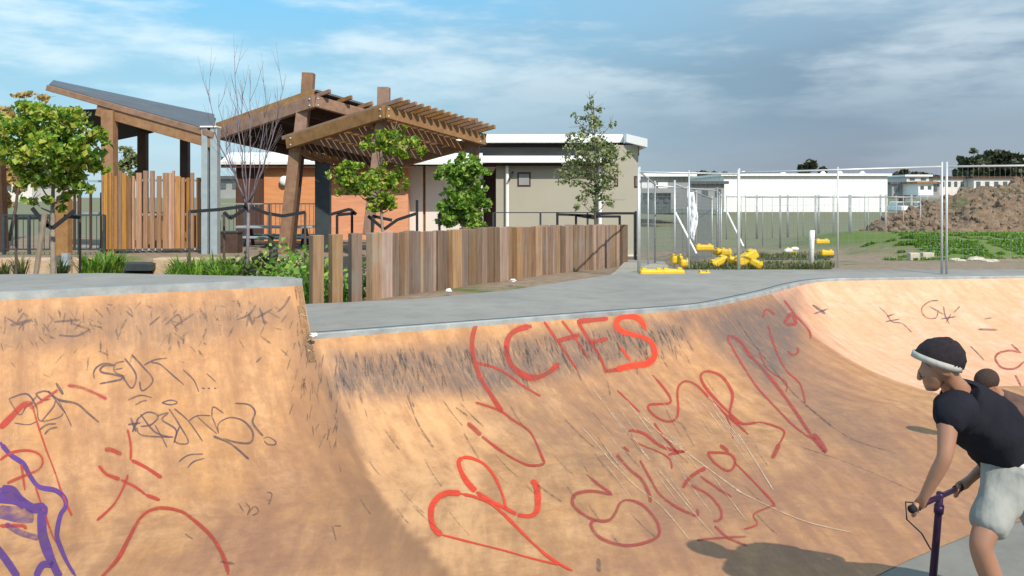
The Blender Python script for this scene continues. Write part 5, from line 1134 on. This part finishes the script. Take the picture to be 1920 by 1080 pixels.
for sg in (-1, 1):
    e = H + f * .074 - u * .014 + s_ * .031 * sg; part(MB().ball(e, .0105, 12, 8), 'eye', M['eye'], rid, smooth=True); 
    part(MB().ball(e + f * .0085, .0065, 10, 6), 'iris', M['iris'], rid, smooth=True)
for a_, t_ in (('anl', 'tol'), ('anr', 'tor')):
    shn = {'a': (J[a_] + Vector((.04, -.045, -.045)), .045), 'b': (J[a_] + Vector((-.02, .03, -.04)), .047), 'c': (J[a_] + Vector((-.12, .135, -.06)), (.045, .03))}
    part(skin_mesh(shn, [('a', 'b'), ('b', 'c')], 'b'), 'shoe', M['tee'], rid, smooth=True)
# ---- scooter
sc = empty('scooter', G(1750, 4.1, 0), 'dark purple kick scooter under the person in the black T-shirt', 'scooter')
bc = (J['hal'] + J['har']) / 2; FW = Vector((-BAX.y, BAX.x, 0)).normalized(); e0 = J['hal'] - BAX * .06; e1 = J['har'] + BAX * .06
part(MB().tube([e0, e1], .0125, 12), 'handlebar', M['scooter'], sc, smooth=True)
for p_, s2 in ((e0, 1), (e1, -1)): part(MB().tube([p_ - BAX * .01 * s2, p_ + BAX * .11 * s2], .018, 12), 'grip', M['rubber'], sc, smooth=True)
b0 = P(1742, 1165, 4.16); FW2 = Vector((-.66, .75, 0))
part(MB().tube([bc + Vector((0, 0, .015)), bc.lerp(b0, .3), b0], [.016, .017, .02], 12), 'steering_tube', M['scooter'], sc, smooth=True)
part(MB().tube([bc.lerp(b0, .07), bc.lerp(b0, .12)], .022, 12), 'clamp', M['scooter'], sc, smooth=True)
wc = Vector((b0.x, b0.y, .055)) + FW2 * .03
def wheel(c):
    q = Vector((FW2.y, -FW2.x, 0)); w_ = part(MB().tube([c - q * .013, c + q * .013], .055, 24), 'wheel', M['rubber'], sc, smooth=False); part(MB().tube([c - q * .015, c + q * .015], .035, 16), 'rim', M['scooter'], w_)
wheel(wc); rear = wc - FW2 * .68; wheel(rear)
q = Vector((FW2.y, -FW2.x, 0)); part(MB().beam(b0 + q * .022, wc + q * .022, .006, .03).beam(b0 - q * .022, wc - q * .022, .006, .03), 'fork', M['scooter'], sc)
part(MB().beam(wc - FW2 * .12 + Vector((0, 0, .03)), rear + FW2 * .07 + Vector((0, 0, .03)), .13, .03), 'deck', M['scooter'], sc, bevel=.008)
part(MB().beam(b0, wc - FW2 * .14 + Vector((0, 0, .03)), .04, .04), 'neck', M['scooter'], sc); part(MB().beam(rear + FW2 * .06 + Vector((0, 0, .06)), rear - FW2 * .07 + Vector((0, 0, .075)), .06, .006), 'fender', M['steel_dark'], sc)
part(MB().tube([e0 + BAX * .12, e0 + Vector((-.03, 0, .03)), e0 + Vector((-.02, .01, -.05)), P(1728, 1000, 3.88), P(1745, 1030, 4.0)], .0035, 6), 'brake_cable', M['strap'], sc, smooth=True)
# ---- crouching person behind the rider
p2 = empty('person', G(1900, 6.6, 0), 'crouching person in brown top, mostly hidden behind the back of the scooter rider', 'person')
D2 = 7.3; H2 = P(1848, 722, D2)
K = dict(pelvis=P(1965, 795, D2 + .1), chest=P(1900, 764, D2 + .05), neck=P(1866, 738, D2), shl=P(1890, 775, D2 - .18), ell=P(1872, 815, D2 - .2), hal=P(1838, 832, D2 - .1), shr=P(1900, 765, D2 + .2), elr=P(1880, 808, D2 + .25), har=P(1842, 826, D2 + .15),
         knl=P(1905, 826, D2 - .12), anl=P(1985, 828, D2 - .12), knr=P(1910, 818, D2 + .22), anr=P(1990, 820, D2 + .22))
nodes = {'pelvis': (K['pelvis'], .12), 'chest': (K['chest'], (.14, .11)), 'neck': (K['neck'], .05), 'shl': (K['shl'], .055), 'ell': (K['ell'], .037), 'hal': (K['hal'], .026), 'shr': (K['shr'], .055), 'elr': (K['elr'], .037), 'har': (K['har'], .026),
         'knl': (K['knl'], .055), 'anl': (K['anl'], .036), 'knr': (K['knr'], .055), 'anr': (K['anr'], .036)}
edges = [('pelvis', 'chest'), ('chest', 'neck'), ('neck', 'skull'), ('chest', 'shl'), ('shl', 'ell'), ('ell', 'hal'), ('chest', 'shr'), ('shr', 'elr'), ('elr', 'har'), ('pelvis', 'knl'), ('knl', 'anl'), ('pelvis', 'knr'), ('knr', 'anr')]
add_head(nodes, edges, H2, (-.9, -.1, -.5), .95)
mb = skin_mesh(nodes, edges, 'pelvis')
fingers(mb, K['hal'] + Vector((-.03, 0, -.02)), K['ell'], (0, 1, 0)); fingers(mb, K['har'] + Vector((-.03, 0, -.02)), K['elr'], (0, 1, 0))
part(mb, 'body', M['skin'], p2, smooth=True)
f, s_, u = basis((-.9, -.1, -.5)); rot = Matrix((f, s_, u)).transposed()
part(MB().ball(H2 + u * .035 - f * .03, .104, 20, 14, (1, .87, .9), rot), 'hair', M['hair_brown'], p2, smooth=True)
part(skin_mesh({'a': (K['pelvis'], .145), 'b': (K['chest'], (.17, .135)), 'c': (K['neck'], .065), 'd': (K['shl'], .075), 'e': (K['shl'].lerp(K['ell'], .5), .06), 'f': (K['shr'], .075), 'g': (K['shr'].lerp(K['elr'], .5), .06)}, [('a', 'b'), ('b', 'c'), ('b', 'd'), ('d', 'e'), ('b', 'f'), ('f', 'g')], 'b'), 'top', M['brown_cloth'], p2, smooth=True)
part(skin_mesh({'a': (K['pelvis'], .15), 'b': (K['knl'], .075), 'c': (K['knr'], .075)}, [('a', 'b'), ('a', 'c')], 'a'), 'trousers', M['shorts'], p2, smooth=True)
